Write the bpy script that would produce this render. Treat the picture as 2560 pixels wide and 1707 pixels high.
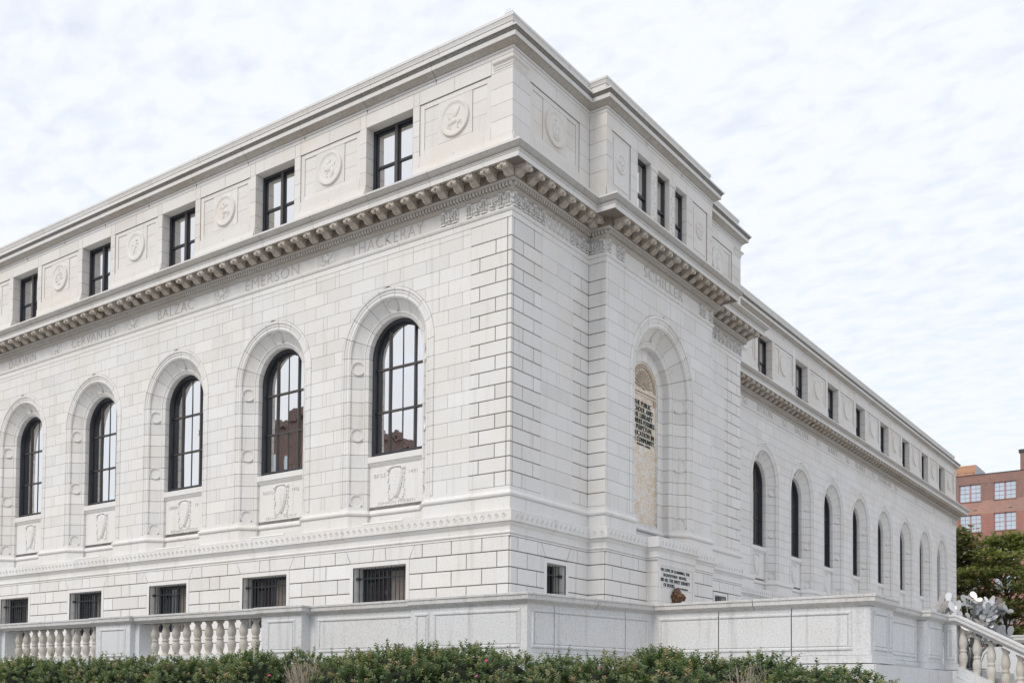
import bpy, math, random
from mathutils import Vector, Matrix
random.seed(7)
PI = math.pi
sc = bpy.context.scene
col = sc.collection
for o in list(bpy.data.objects): bpy.data.objects.remove(o)

# ------------------------------------------------------------------ camera
CAM = Vector((14.0377, -19.4667, 0.0)); YAW = 0.621225653; PITCH = 0.0338489; ROLL = 0.00790602
cd = bpy.data.cameras.new('camera'); cam = bpy.data.objects.new('camera', cd); col.objects.link(cam)
cam.matrix_world = Matrix.Translation(CAM) @ Matrix.Rotation(YAW, 4, 'Z') @ Matrix.Rotation(PI/2+PITCH, 4, 'X') @ Matrix.Rotation(ROLL, 4, 'Z')
cd.sensor_fit = 'HORIZONTAL'; cd.sensor_width = 36; cd.lens = 2603.83/2560*36
cd.shift_y = (1646.1-853.5)/2560; cd.clip_start = .1; cd.clip_end = 3000
sc.camera = cam

# ------------------------------------------------------------------ sky and sun
SUN = Vector((-0.07, -0.70, 0.70)).normalized()
SUN_EL = math.asin(SUN.z); SUN_AZ = math.atan2(SUN.x, SUN.y)
w = bpy.data.worlds.new('World'); sc.world = w; w.use_nodes = True
nt = w.node_tree; nt.nodes.clear()
def N(t, typ, **kw):
    n = t.nodes.new(typ)
    for k, v in kw.items(): setattr(n, k, v)
    return n
def mathn(t, op, a, b=None, clamp=False):
    n = N(t, 'ShaderNodeMath', operation=op); n.use_clamp = clamp
    for i, x in enumerate((a, b)):
        if x is None: continue
        if isinstance(x, (int, float)): n.inputs[i].default_value = x
        else: t.links.new(x, n.inputs[i])
    return n.outputs[0]
def mixc(t, fac, a, b, blend='MIX'):
    n = N(t, 'ShaderNodeMix', data_type='RGBA', blend_type=blend)
    for i, x in ((0, fac), (6, a), (7, b)):
        if isinstance(x, (int, float)): n.inputs[i].default_value = x
        elif isinstance(x, (tuple, list)): n.inputs[i].default_value = (*x[:3], 1)
        else: t.links.new(x, n.inputs[i])
    return n.outputs[2]
def ramp(t, fac, stops):
    n = N(t, 'ShaderNodeValToRGB'); e = n.color_ramp.elements
    while len(e) < len(stops): e.new(.5)
    for el, (p, c) in zip(e, stops):
        el.position = p; el.color = (*c, 1) if isinstance(c, tuple) else (c, c, c, 1)
    t.links.new(fac, n.inputs[0]); return n.outputs[0]
sky = N(nt, 'ShaderNodeTexSky', sky_type='NISHITA'); sky.sun_disc = False
sky.sun_elevation = SUN_EL; sky.sun_rotation = SUN_AZ; sky.air_density = 1.0; sky.dust_density = 1.5
tc = N(nt, 'ShaderNodeTexCoord'); sep = N(nt, 'ShaderNodeSeparateXYZ'); nt.links.new(tc.outputs['Generated'], sep.inputs[0])
zz = mathn(nt, 'ADD', mathn(nt, 'MAXIMUM', sep.outputs[2], 0.0), 0.12)
cmb = N(nt, 'ShaderNodeCombineXYZ')
nt.links.new(mathn(nt, 'DIVIDE', sep.outputs[0], zz), cmb.inputs[0]); nt.links.new(mathn(nt, 'DIVIDE', sep.outputs[1], zz), cmb.inputs[1])
mp = N(nt, 'ShaderNodeMapping'); mp.inputs['Rotation'].default_value = (0, 0, math.radians(38)); mp.inputs['Scale'].default_value = (1.0, 1.5, 1)
nt.links.new(cmb.outputs[0], mp.inputs[0])
n1 = N(nt, 'ShaderNodeTexNoise'); n1.inputs['Scale'].default_value = 15; n1.inputs['Detail'].default_value = 4; n1.inputs['Roughness'].default_value = .5; n1.inputs['Distortion'].default_value = .3
nt.links.new(mp.outputs[0], n1.inputs['Vector'])
n2 = N(nt, 'ShaderNodeTexNoise'); n2.inputs['Scale'].default_value = .55; n2.inputs['Detail'].default_value = 3
nt.links.new(mp.outputs[0], n2.inputs['Vector'])
cl = mathn(nt, 'ADD', mathn(nt, 'MULTIPLY', n1.outputs[0], .68), mathn(nt, 'MULTIPLY', n2.outputs[0], .34))
cover = ramp(nt, cl, [(.36, .78), (.46, .89), (.57, 1.0)])
CLOUD = 6.6
skyc = mixc(nt, cover, mixc(nt, 1.0, sky.outputs[0], (1.5, 1.45, 1.4), 'MULTIPLY'), (CLOUD*.942, CLOUD*.978, CLOUD*1.05))
bg = N(nt, 'ShaderNodeBackground'); bg.inputs[1].default_value = .10
nt.links.new(skyc, bg.inputs[0])
wo = N(nt, 'ShaderNodeOutputWorld'); nt.links.new(bg.outputs[0], wo.inputs[0])
sl = bpy.data.lights.new('sun', 'SUN'); so = bpy.data.objects.new('sun', sl); col.objects.link(so)
sl.energy = 1.2; sl.angle = math.radians(22); sl.color = (1.0, .93, .835)
so.rotation_euler = SUN.to_track_quat('Z', 'Y').to_euler(); so.location = (10, -30, 40)
sc.view_settings.view_transform = 'Standard'; sc.view_settings.look = 'None'
sc.view_settings.exposure = 0.60; sc.view_settings.gamma = 1.0; sc.view_settings.use_curve_mapping = False

# ------------------------------------------------------------------ materials
M = {}
def mat(name):
    m = bpy.data.materials.new(name); m.use_nodes = True; t = m.node_tree; t.nodes.clear()
    o = N(t, 'ShaderNodeOutputMaterial'); b = N(t, 'ShaderNodeBsdfPrincipled'); t.links.new(b.outputs[0], o.inputs[0])
    M[name] = m; return t, b, o
def pos(t, scale=(1, 1, 1)):
    g = N(t, 'ShaderNodeNewGeometry')
    if scale == (1, 1, 1): return g.outputs['Position']
    m = N(t, 'ShaderNodeMapping'); m.inputs['Scale'].default_value = scale; t.links.new(g.outputs['Position'], m.inputs[0]); return m.outputs[0]
def noise(t, vec, scale, detail=3, rough=.55, dist=0):
    n = N(t, 'ShaderNodeTexNoise'); n.inputs['Scale'].default_value = scale; n.inputs['Detail'].default_value = detail
    n.inputs['Roughness'].default_value = rough; n.inputs['Distortion'].default_value = dist
    t.links.new(vec, n.inputs['Vector']); return n.outputs[0]
def stone(name, base, grain=.10, grain_scale=34, stain=.10, tint=(.86, .78, .66), tone=True, rough=.75, bump=.25, dark=.0, streak=.10):
    t, b, o = mat(name); p = pos(t)
    g1 = noise(t, p, grain_scale, 3, .7); g2 = noise(t, p, grain_scale*3.3, 2, .6)
    gm = mathn(t, 'ADD', mathn(t, 'MULTIPLY', g1, .6), mathn(t, 'MULTIPLY', g2, .4))
    gr = ramp(t, gm, [(.30, 1-grain*2.0), (.46, 1-grain*.25), (.62, 1+grain*.35), (.75, 1+grain*.9)])
    c = mixc(t, 1.0, base, gr, 'MULTIPLY')
    if tone:
        a = N(t, 'ShaderNodeAttribute'); a.attribute_name = 'tone'
        tv = mathn(t, 'ADD', a.outputs['Fac'], 1.0)
        cc = N(t, 'ShaderNodeCombineColor'); t.links.new(tv, cc.inputs[0]); t.links.new(tv, cc.inputs[1]); t.links.new(tv, cc.inputs[2])
        c = mixc(t, 1.0, c, cc.outputs[0], 'MULTIPLY')
    s = noise(t, p, .55, 5, .62, .3)
    sf = ramp(t, s, [(.42, 0.0), (.75, 1.0)])
    c = mixc(t, mathn(t, 'MULTIPLY', sf, stain*2.2), c, mixc(t, 1.0, c, tint, 'MULTIPLY'))
    st = noise(t, pos(t, (3.2, 3.2, .22)), 1.6, 4, .6)
    sf2 = ramp(t, st, [(.56, 0.0), (.78, 1.0)])
    c = mixc(t, mathn(t, 'MULTIPLY', sf2, streak*2), c, mixc(t, 1.0, c, (.66, .65, .63), 'MULTIPLY'))
    if dark:
        d = noise(t, p, 9, 5, .7); df = ramp(t, d, [(.50, 0.0), (.66, 1.0)])
        c = mixc(t, mathn(t, 'MULTIPLY', df, dark), c, (.12, .105, .09))
    t.links.new(c, b.inputs['Base Color']); b.inputs['Roughness'].default_value = rough; b.inputs['Specular IOR Level'].default_value = .35
    if bump:
        bm = N(t, 'ShaderNodeBump'); bm.inputs['Strength'].default_value = bump; bm.inputs['Distance'].default_value = .006
        t.links.new(gm, bm.inputs['Height']); t.links.new(bm.outputs[0], b.inputs['Normal'])
    return M[name]
stone('granite', (.722, .716, .708), stain=.17, tint=(.90, .82, .71), streak=.24)
stone('granite_attic', (.700, .686, .667), stain=.19, tint=(.88, .76, .60), streak=.14)
stone('granite_cornice', (.680, .673, .662), stain=.12, streak=.22)
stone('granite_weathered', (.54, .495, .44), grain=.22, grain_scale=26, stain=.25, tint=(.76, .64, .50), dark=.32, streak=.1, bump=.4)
stone('granite_dirt_shade', (.23, .195, .165), grain=.2, stain=.3, tint=(.75, .68, .58), dark=.25, streak=.1)  # dirt brown, deepened in colour for shade between brackets and behind dentils
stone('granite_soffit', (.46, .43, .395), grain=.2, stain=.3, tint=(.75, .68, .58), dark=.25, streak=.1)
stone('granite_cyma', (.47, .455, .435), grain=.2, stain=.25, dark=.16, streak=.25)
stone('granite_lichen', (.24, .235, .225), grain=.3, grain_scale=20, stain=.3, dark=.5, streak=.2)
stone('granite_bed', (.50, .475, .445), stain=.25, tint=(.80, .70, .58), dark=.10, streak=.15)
stone('granite_parapet', (.655, .668, .685), grain=.20, grain_scale=30, stain=.16, streak=.42, bump=.5)
stone('granite_coping', (.60, .60, .60), grain=.20, grain_scale=30, stain=.2, dark=.20, streak=.30, bump=.5)
stone('granite_baluster', (.57, .545, .505), grain=.20, grain_scale=30, stain=.24, tint=(.80, .68, .50), streak=.10, bump=.5)
stone('mortar', (.20, .17, .145), stain=.1, tone=False, bump=0)
stone('letter_shade', (.49, .47, .45), stain=.05, tone=False, bump=0)  # flat letters, shade of the cut strokes painted as grey
stone('letter_shade_pale', (.60, .58, .555), stain=.05, tone=False, bump=0)  # paler grey, same painted shade for the window panel letters
stone('dirt_joint', (.13, .105, .085), grain=.3, stain=.2, tone=False, bump=0)
def plain(name, colr, rough=.5, metal=0., spec=.5, var=0.15, vs=6.):
    t, b, o = mat(name)
    c = mixc(t, 1.0, colr, ramp(t, noise(t, pos(t), vs, 4, .6), [(.3, 1-var), (.7, 1+var)]), 'MULTIPLY')
    t.links.new(c, b.inputs['Base Color']); b.inputs['Roughness'].default_value = rough; b.inputs['Metallic'].default_value = metal; b.inputs['Specular IOR Level'].default_value = spec
    return M[name]
plain('frame_dark', (.018, .021, .030), .38)
plain('frame_brown', (.060, .052, .050), .40)
plain('iron', (.035, .042, .048), .45)
plain('letter_dark', (.012, .024, .026), .45)
plain('letter_green', (.010, .030, .028), .35)
plain('white_plastic', (.80, .80, .78), .4, var=.03)
plain('curtain', (.20, .175, .155), .9, var=.2, vs=3)
plain('lead', (.10, .10, .10), .6)
def glass(name, tintc, refl, rough=.012, gc=(1, .985, .96)):
    t, b, o = mat(name)
    gl = N(t, 'ShaderNodeBsdfGlossy'); gl.inputs['Roughness'].default_value = rough; gl.inputs['Color'].default_value = (*gc, 1)
    df = N(t, 'ShaderNodeBsdfDiffuse'); df.inputs['Color'].default_value = (*tintc, 1)
    wv = N(t, 'ShaderNodeBump'); wv.inputs['Strength'].default_value = .10; wv.inputs['Distance'].default_value = .02
    t.links.new(noise(t, pos(t), 1.7, 2), wv.inputs['Height']); t.links.new(wv.outputs[0], gl.inputs['Normal'])
    lw = N(t, 'ShaderNodeLayerWeight'); lw.inputs[0].default_value = .35
    fac = mathn(t, 'ADD', mathn(t, 'MULTIPLY', lw.outputs['Fresnel'], .45), refl, True)
    mx = N(t, 'ShaderNodeMixShader'); t.links.new(fac, mx.inputs[0]); t.links.new(df.outputs[0], mx.inputs[1]); t.links.new(gl.outputs[0], mx.inputs[2])
    t.links.new(mx.outputs[0], o.inputs[0])
glass('glass', (.020, .022, .026), .78)
glass('glass_dark', (.012, .014, .018), .10)
glass('glass_far', (.20, .26, .31), .50, .03, (.84, .94, 1))
# marble
t, b, o = mat('marble'); p = pos(t)
v = noise(t, p, 4.6, 7, .68, 1.2); v2 = noise(t, p, 7.5, 6, .7, 2.2)
c = ramp(t, v, [(.28, (.74, .73, .71)), (.44, (.72, .66, .57)), (.50, (.56, .38, .20)), (.535, (.76, .73, .68)), (.72, (.56, .57, .58))])
c = mixc(t, ramp(t, v2, [(.50, 0.), (.54, .40), (.58, 0.)]), c, (.45, .34, .24)); t.links.new(c, b.inputs['Base Color']); b.inputs['Roughness'].default_value = .35
stone('carved_marble', (.50, .42, .335), grain=.2, stain=.3, dark=.28, tone=False)
# bronze
t, b, o = mat('bronze'); p = pos(t); v = noise(t, p, 22, 5, .6)
c = ramp(t, v, [(.35, (.03, .022, .02)), (.52, (.12, .065, .04)), (.68, (.35, .20, .11))]); t.links.new(c, b.inputs['Base Color'])
b.inputs['Metallic'].default_value = .7; b.inputs['Roughness'].default_value = .42
# brick (far building, single bricks cannot be told apart there)
def brick(name, c1, c2, band=True):
    t, b, o = mat(name); p = pos(t)
    bt = N(t, 'ShaderNodeTexBrick'); bt.inputs['Scale'].default_value = 1; bt.inputs['Brick Width'].default_value = .23; bt.inputs['Row Height'].default_value = .078; bt.inputs['Mortar Size'].default_value = .008
    bt.inputs['Color1'].default_value = (*c1, 1); bt.inputs['Color2'].default_value = (*c2, 1); bt.inputs['Mortar'].default_value = (.42, .36, .32, 1)
    s = N(t, 'ShaderNodeSeparateXYZ'); t.links.new(p, s.inputs[0]); cb = N(t, 'ShaderNodeCombineXYZ')
    t.links.new(mathn(t, 'ADD', s.outputs[0], s.outputs[1]), cb.inputs[0]); t.links.new(s.outputs[2], cb.inputs[1]); t.links.new(cb.outputs[0], bt.inputs['Vector'])
    c = bt.outputs[0]
    n = noise(t, p, .9, 5, .65, .5)
    c = mixc(t, ramp(t, n, [(.40, 0.), (.62, .75)]), c, mixc(t, 1.0, c, (1.25, 1.12, 1.05), 'MULTIPLY'))
    c = mixc(t, ramp(t, noise(t, p, 2.6, 5, .7), [(.55, 0.), (.70, .6)]), c, mixc(t, 1.0, c, (.60, .62, .70), 'MULTIPLY'))
    t.links.new(c, b.inputs['Base Color']); b.inputs['Roughness'].default_value = .9
brick('brick_pale', (.37, .20, .165), (.31, .165, .135))
brick('brick_red', (.33, .115, .092), (.27, .095, .075))
brick('brick_dark', (.215, .10, .085), (.165, .08, .072))
brick('brick_orange', (.52, .27, .15), (.47, .24, .13))
brick('brick_tower', (.11, .052, .046), (.085, .042, .040))  # brick colour darkened to stand for walls in shade
plain('pink_frame', (.42, .22, .22), .6)
plain('metal_siding', (.42, .44, .47), .5)
plain('roof_tar', (.07, .07, .07), .9)
def leafmat(name, cols, trans=.35):
    t, b, o = mat(name); a = N(t, 'ShaderNodeAttribute'); a.attribute_name = 'tone'
    c = ramp(t, a.outputs['Fac'], cols); t.links.new(c, b.inputs['Base Color']); b.inputs['Roughness'].default_value = .42; b.inputs['Specular IOR Level'].default_value = .5
    tr = N(t, 'ShaderNodeBsdfTranslucent'); t.links.new(mixc(t, 1., c, (1.1, 1.25, .6), 'MULTIPLY'), tr.inputs[0])
    mx = N(t, 'ShaderNodeMixShader'); mx.inputs[0].default_value = trans; t.links.new(b.outputs[0], mx.inputs[1]); t.links.new(tr.outputs[0], mx.inputs[2]); t.links.new(mx.outputs[0], o.inputs[0])
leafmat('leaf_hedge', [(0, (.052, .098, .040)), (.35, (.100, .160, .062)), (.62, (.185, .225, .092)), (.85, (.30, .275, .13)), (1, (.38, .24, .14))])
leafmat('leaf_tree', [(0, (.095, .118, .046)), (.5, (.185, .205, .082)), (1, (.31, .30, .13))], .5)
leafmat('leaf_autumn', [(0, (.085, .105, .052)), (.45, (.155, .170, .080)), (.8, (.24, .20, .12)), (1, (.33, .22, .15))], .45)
plain('bark', (.055, .042, .034), .9, var=.4, vs=9)
plain('twig', (.36, .30, .26), .9, var=.3, vs=12)
plain('petal', (.62, .05, .22), .6)
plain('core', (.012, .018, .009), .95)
plain('alu_bright', (.68, .69, .71), .34, .5, var=.05)
plain('alu_grey', (.24, .25, .265), .35, .5, var=.08)
plain('alu_warm', (.40, .38, .36), .35, .35, var=.05)
stone('paving', (.50, .50, .495), grain=.15, stain=.15, tone=False)
t, b, o = mat('bounce_ground'); c = ramp(t, noise(t, pos(t), 5, 6, .7), [(.3, (.28, .27, .25)), (.6, (.38, .37, .35)), (.8, (.32, .32, .27))]); t.links.new(c, b.inputs['Base Color']); b.inputs['Roughness'].default_value = .95  # ground colour made pale to bounce light up onto the walls
t, b, o = mat('asphalt'); c = ramp(t, noise(t, pos(t), 14, 5, .7), [(.3, (.10, .10, .10)), (.7, (.15, .148, .145))]); t.links.new(c, b.inputs['Base Color']); b.inputs['Roughness'].default_value = .9

# ------------------------------------------------------------------ mesh helpers
class Frame:
    """local facade coordinates: u along the wall, d outwards, z up"""
    def __init__(s, o, u, n):
        s.o = Vector((*o, 0)); s.u = Vector((*u, 0)); s.n = Vector((*n, 0)); s.flip = s.u.cross(Vector((0, 0, 1))).dot(s.n) < 0
    def p(s, u, d, z): return s.o + s.u*u + s.n*d + Vector((0, 0, z))
FA = Frame((0, 0), (-1, 0), (0, -1)); FB = Frame((0, 0), (0, 1), (1, 0))
PJ = .527; Y1 = 3.448; Y2 = 9.856; Y3 = 13.254; WX = -2.18; YE = 54.0; XL = -28.0
FP = Frame((PJ, 0), (0, 1), (1, 0)); FR = Frame((0, Y1), (1, 0), (0, -1)); FW = Frame((WX, 0), (0, 1), (1, 0))
class MB:
    def __init__(s): s.v = []; s.f = []; s.t = []
    def face(s, pts, tone=0., flip=False):
        i = len(s.v); s.v += [tuple(q) for q in pts]; r = list(range(i, i+len(pts)))
        s.f.append(r[::-1] if flip else r); s.t.append(tone)
    def prism(s, fr, poly, d0, d1, tone=0., ch=0., back=False):
        """polygon (u,z) counter-clockwise in u,z; front at d0, back at d1"""
        n = len(poly); i = len(s.v); fl = fr.flip
        if ch:
            cu = sum(q[0] for q in poly)/n; cz = sum(q[1] for q in poly)/n
            w = max(abs(q[0]-cu) for q in poly); h = max(abs(q[1]-cz) for q in poly)
            s.v += [tuple(fr.p(cu+(u-cu)*(1-ch/w), d0, cz+(z-cz)*(1-ch/h))) for u, z in poly]
            s.v += [tuple(fr.p(u, d0-ch, z)) for u, z in poly]; L = 3
        else: s.v += [tuple(fr.p(u, d0, z)) for u, z in poly]; L = 2
        s.v += [tuple(fr.p(u, d1, z)) for u, z in poly]
        def add(r): s.f.append(r[::-1] if fl else r); s.t.append(tone)
        add(list(range(i, i+n)))
        for l in range(L-1):
            a = i+l*n; bb = a+n
            for k in range(n): k2 = (k+1) % n; add([a+k2, a+k, bb+k, bb+k2])
        if back: add(list(range(i+(L-1)*n, i+L*n))[::-1])
    def rect(s, fr, u0, u1, z0, z1, d0, d1, tone=0., ch=0., back=False):
        s.prism(fr, [(u0, z0), (u1, z0), (u1, z1), (u0, z1)], d0, d1, tone, ch, back)
    def box(s, a, b, tone=0.):
        x0, y0, z0 = a; x1, y1, z1 = b; i = len(s.v)
        s.v += [(x0, y0, z0), (x1, y0, z0), (x1, y1, z0), (x0, y1, z0), (x0, y0, z1), (x1, y0, z1), (x1, y1, z1), (x0, y1, z1)]
        for q in ((3, 2, 1, 0), (4, 5, 6, 7), (0, 1, 5, 4), (1, 2, 6, 5), (2, 3, 7, 6), (3, 0, 4, 7)): s.f.append([i+k for k in q]); s.t.append(tone)
    def tube(s, pts, r, n=6, tone=0., caps=True):
        pts = [Vector(q) for q in pts]; m = len(pts); rr = r if isinstance(r, (list, tuple)) else [r]*m; i = len(s.v); prev = None
        for k, q in enumerate(pts):
            d = (pts[min(k+1, m-1)]-pts[max(k-1, 0)]).normalized()
            a = prev if prev is not None else (Vector((0, 0, 1)) if abs(d.z) < .9 else Vector((1, 0, 0)))
            x = (a-d*a.dot(d)).normalized(); y = d.cross(x); prev = x
            for j in range(n): an = 2*PI*j/n; s.v.append(tuple(q+x*math.cos(an)*rr[k]+y*math.sin(an)*rr[k]))
        for k in range(m-1):
            for j in range(n): j2 = (j+1) % n; s.f.append([i+k*n+j, i+k*n+j2, i+(k+1)*n+j2, i+(k+1)*n+j]); s.t.append(tone)
        if caps:
            s.f.append([i+j for j in range(n)][::-1]); s.f.append([i+(m-1)*n+j for j in range(n)]); s.t += [tone, tone]
    def blob(s, fr, u, z, ru, rz, d0, h, ang=0., n=8, rings=2, tone=0.):
        """flattened half-ellipsoid raised from plane d0"""
        i = len(s.v); ca, sa = math.cos(ang), math.sin(ang)
        for k in range(rings):
            a = k*PI/2/rings; q = math.cos(a); hh = math.sin(a)
            for j in range(n):
                b_ = 2*PI*j/n; x = ru*q*math.cos(b_); y = rz*q*math.sin(b_)
                s.v.append(tuple(fr.p(u+x*ca-y*sa, d0+h*hh, z+x*sa+y*ca)))
        s.v.append(tuple(fr.p(u, d0+h, z))); top = len(s.v)-1; fl = fr.flip
        def add(r): s.f.append(r[::-1] if fl else r); s.t.append(tone)
        for k in range(rings-1):
            for j in range(n): j2 = (j+1) % n; add([i+k*n+j, i+k*n+j2, i+(k+1)*n+j2, i+(k+1)*n+j])
        k = rings-1
        for j in range(n): add([i+k*n+j, i+k*n+(j+1) % n, top])
    def lathe(s, fr, u, z, prof, n=24, tone=0.):
        """ring profile (r,d) about the facade normal at (u,z), first point outermost"""
        i = len(s.v); m = len(prof); fl = fr.flip
        for r, d in prof:
            for j in range(n): a = 2*PI*j/n; s.v.append(tuple(fr.p(u+r*math.cos(a), d, z+r*math.sin(a))))
        def add(q): s.f.append(q[::-1] if fl else q); s.t.append(tone)
        for k in range(m-1):
            for j in range(n): j2 = (j+1) % n; add([i+k*n+j, i+k*n+j2, i+(k+1)*n+j2, i+(k+1)*n+j])
        add([i+(m-1)*n+j for j in range(n)])
    def spin(s, c, prof, n=14, tone=0.):
        """vertical lathe, profile (r,z)"""
        i = len(s.v); c = Vector(c)
        for r, z in prof:
            for j in range(n): a = 2*PI*j/n; s.v.append((c.x+r*math.cos(a), c.y+r*math.sin(a), c.z+z))
        for k in range(len(prof)-1):
            for j in range(n): j2 = (j+1) % n; s.f.append([i+k*n+j, i+k*n+j2, i+(k+1)*n+j2, i+(k+1)*n+j]); s.t.append(tone)
        s.f.append([i+(len(prof)-1)*n+j for j in range(n)]); s.t.append(tone)
    def merge(s, o):
        i = len(s.v); s.v += o.v; s.f += [[k+i for k in q] for q in o.f]; s.t += o.t
    def mesh(s, name, material, smooth=False):
        me = bpy.data.meshes.new(name); me.from_pydata(s.v, [], s.f)
        a = me.attributes.new('tone', 'FLOAT', 'FACE'); a.data.foreach_set('value', s.t)
        if smooth: me.polygons.foreach_set('use_smooth', [True]*len(s.f))
        me.materials.append(M[material]); me.update(); return me
    def build(s, name, material, parent=None, smooth=False, kind=None):
        return link(name, s.mesh(name, material, smooth), parent, kind)
def link(name, me, parent=None, kind=None):
    o = bpy.data.objects.new(name, me); col.objects.link(o)
    if parent is not None: o.parent = parent
    if kind: o['kind'] = kind
    return o
def tag(o, label, cat, group=None):
    o['label'] = label; o['category'] = cat
    if group: o['group'] = group
    return o
def thing(name, label, cat, loc=(0, 0, 0), group=None):
    o = bpy.data.objects.new(name, None); col.objects.link(o); o.location = loc; o.empty_display_size = .3
    return tag(o, label, cat, group)
def offs(path):
    """right-hand mitred offset directions of an open plan polyline"""
    n = len(path); nor = []
    for i in range(n-1):
        d = (Vector(path[i+1])-Vector(path[i])).normalized(); nor.append(Vector((d.y, -d.x)))
    out = [nor[0]]
    for i in range(1, n-1): out.append((nor[i-1]+nor[i])/(1+nor[i-1].dot(nor[i])))
    out.append(nor[-1]); return out, nor
def strip(mb, A, oa, B, ob, prof, tone=0., cap0=False, cap1=False):
    i = len(mb.v); m = len(prof)
    for P, o_ in ((A, oa), (B, ob)):
        for e, z in prof: q = P+o_*e; mb.v.append((q.x, q.y, z))
    for k in range(m-1): mb.f.append([i+k, i+m+k, i+m+k+1, i+k+1]); mb.t.append(tone)
    if cap0: mb.f.append([i+k for k in range(m)]); mb.t.append(tone)
    if cap1: mb.f.append([i+m+k for k in range(m)][::-1]); mb.t.append(tone)
def sweep(mb, path, prof, tone=0.):
    of, nor = offs(path); P = [Vector(q) for q in path]
    for i in range(len(P)-1): strip(mb, P[i], of[i], P[i+1], of[i+1], prof, tone, i == 0, i == len(P)-2)
def sweep_stones(path, prof, length, gap, name, material, parent, vis=None):
    of, nor = offs(path); P = [Vector(q) for q in path]
    for i in range(len(P)-1):
        L = (P[i+1]-P[i]).length; n = max(1, round(L/length)); d = (P[i+1]-P[i])/L
        for j in range(n):
            a = j*L/n; b_ = (j+1)*L/n; mb = MB(); dz = random.uniform(-.002, .002)
            A = P[i]+d*(a+(gap/2 if j else 0)); B = P[i]+d*(b_-(gap/2 if j < n-1 else 0))
            strip(mb, A, nor[i] if j else of[i], B, nor[i] if j < n-1 else of[i+1], prof if i == 0 and n < 2 else [(e, z+dz*0) for e, z in prof], random.uniform(-.05, .03), j > 0 or i == 0, j < n-1 or i == len(P)-2)
            mb.build(name, material, parent)
TEXTS = []
_txt = {}
def text_mesh(s, thin=0., depth=0.):
    k = (s, thin, depth)
    if k in _txt: return _txt[k]
    cu = bpy.data.curves.new('t', 'FONT'); cu.body = s; cu.align_x = 'CENTER'; cu.size = 1; cu.offset = thin; cu.extrude = depth; cu.resolution_u = 3; cu.space_character = 1.08
    ob = bpy.data.objects.new('t', cu); col.objects.link(ob); dg = bpy.context.evaluated_depsgraph_get(); dg.update()
    me = bpy.data.meshes.new_from_object(ob.evaluated_get(dg)); bpy.data.objects.remove(ob)
    vs = [v.co.copy() for v in me.vertices]; fs = [list(p_.vertices) for p_ in me.polygons]; bpy.data.meshes.remove(me)
    x0 = min(v.x for v in vs); x1 = max(v.x for v in vs); y0 = min(v.y for v in vs); y1 = max(v.y for v in vs)
    _txt[k] = ([((v.x-(x0+x1)/2)/(x1-x0), (v.y-y0)/(y1-y0), v.z) for v in vs], fs); return _txt[k]
def inscription(fr, s, uc, width, z0, z1, d, material, parent, name='inscription', thin=-.012, depth=.02):
    """flat lettering; u runs to the reader's right when the frame is not flipped"""
    vs, fs = text_mesh(s, thin, depth); mb = MB(); sg = -1 if fr.flip else 1
    mb.v = [tuple(fr.p(uc+sg*x*width, d+zz_*.5, z0+y*(z1-z0))) for x, y, zz_ in vs]
    mb.f = fs; mb.t = [0.]*len(fs); return mb.build(name, material, parent, kind='stuff')

# text outlines first, while the scene is still small
for s_ in ('THACKERAY', 'EMERSON', 'BALZAC', 'CERVANTES', 'DARWIN', 'SCHILLER', 'BYRON', 'BACON', 'KANT', 'BURKE', 'FRANKLIN'): text_mesh(s_, -.02, .02)

# ------------------------------------------------------------------ the ground
def ground_z(x, y):
    f = max(0., min(1., (y+17.5)/8.0)); f = f*f*(3-2*f)
    return -1.65+f*1.0
mb = MB()
xs = [-400, -120, -60, -30]+[-20+2*i for i in range(28)]+[50, 80, 140, 400]; ys = [-300, -120, -60, -30, -22, -19, -17.5]+[-16.5+i for i in range(10)]+[-5.7, -4, 0, 20, 60, 110, 200, 400]
for i in range(len(xs)):
    for j in range(len(ys)): mb.v.append((xs[i], ys[j], ground_z(xs[i], ys[j])))
for i in range(len(xs)-1):
    for j in range(len(ys)-1): a = i*len(ys)+j; mb.f.append([a, a+len(ys), a+len(ys)+1, a+1]); mb.t.append(0)
g = mb.build('ground', 'bounce_ground', None, True, 'structure')
mb = MB(); mb.box((-120, -26, -1.80), (120, -16.9, -1.63)); mb.build('pavement', 'paving', None, False, 'structure')
mb = MB(); mb.box((-200, -42, -1.90), (200, -26.2, -1.64)); mb.build('road', 'asphalt', None, False, 'structure')
mb = MB(); mb.box((-28, -5.45, -.9), (4.4, .0, .60)); mb.box((-2.0, -2.3, -.9), (8.8, 2.45, .599)); mb.box((-2.1, 2.45, -.9), (8.0, 54, .598)); mb.build('terrace', 'paving', None, False, 'structure')

# ------------------------------------------------------------------ the library
lib = thing('library_building', 'large pale granite library with arched windows, bracketed cornice and carved author names', 'library')
BAYS = [3.90+4.315*i for i in range(6)]               # along facade A
WBAYS = [20.85+4.2*i for i in range(8)]               # along the wing
NC = 6.65                                            # niche centre on the projecting bay
ZS = 8.76; R0 = 1.57; NR0 = 1.93; NZS = 8.70
PROF = [(1.572, -.03), (1.572, .004), (1.555, .020), (1.525, .026), (1.498, .016), (1.492, -.006), (1.470, -.010), (1.455, -.002), (1.430, -.006), (1.418, -.024), (1.388, -.024), (1.374, -.008), (1.335, -.010), (1.318, -.030), (1.302, -.040),
        (1.300, -.092), (1.052, -.304), (1.034, -.262), (1.012, -.268), (1.000, -.292), (.985, -.298), (.930, -.335), (.930, -.70)]
PLAN = [(-28, 0), (0, 0), (0, Y1), (PJ, Y1), (PJ, Y2), (0, Y2), (0, Y3), (WX, Y3), (WX, YE), (-20, YE)]
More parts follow.
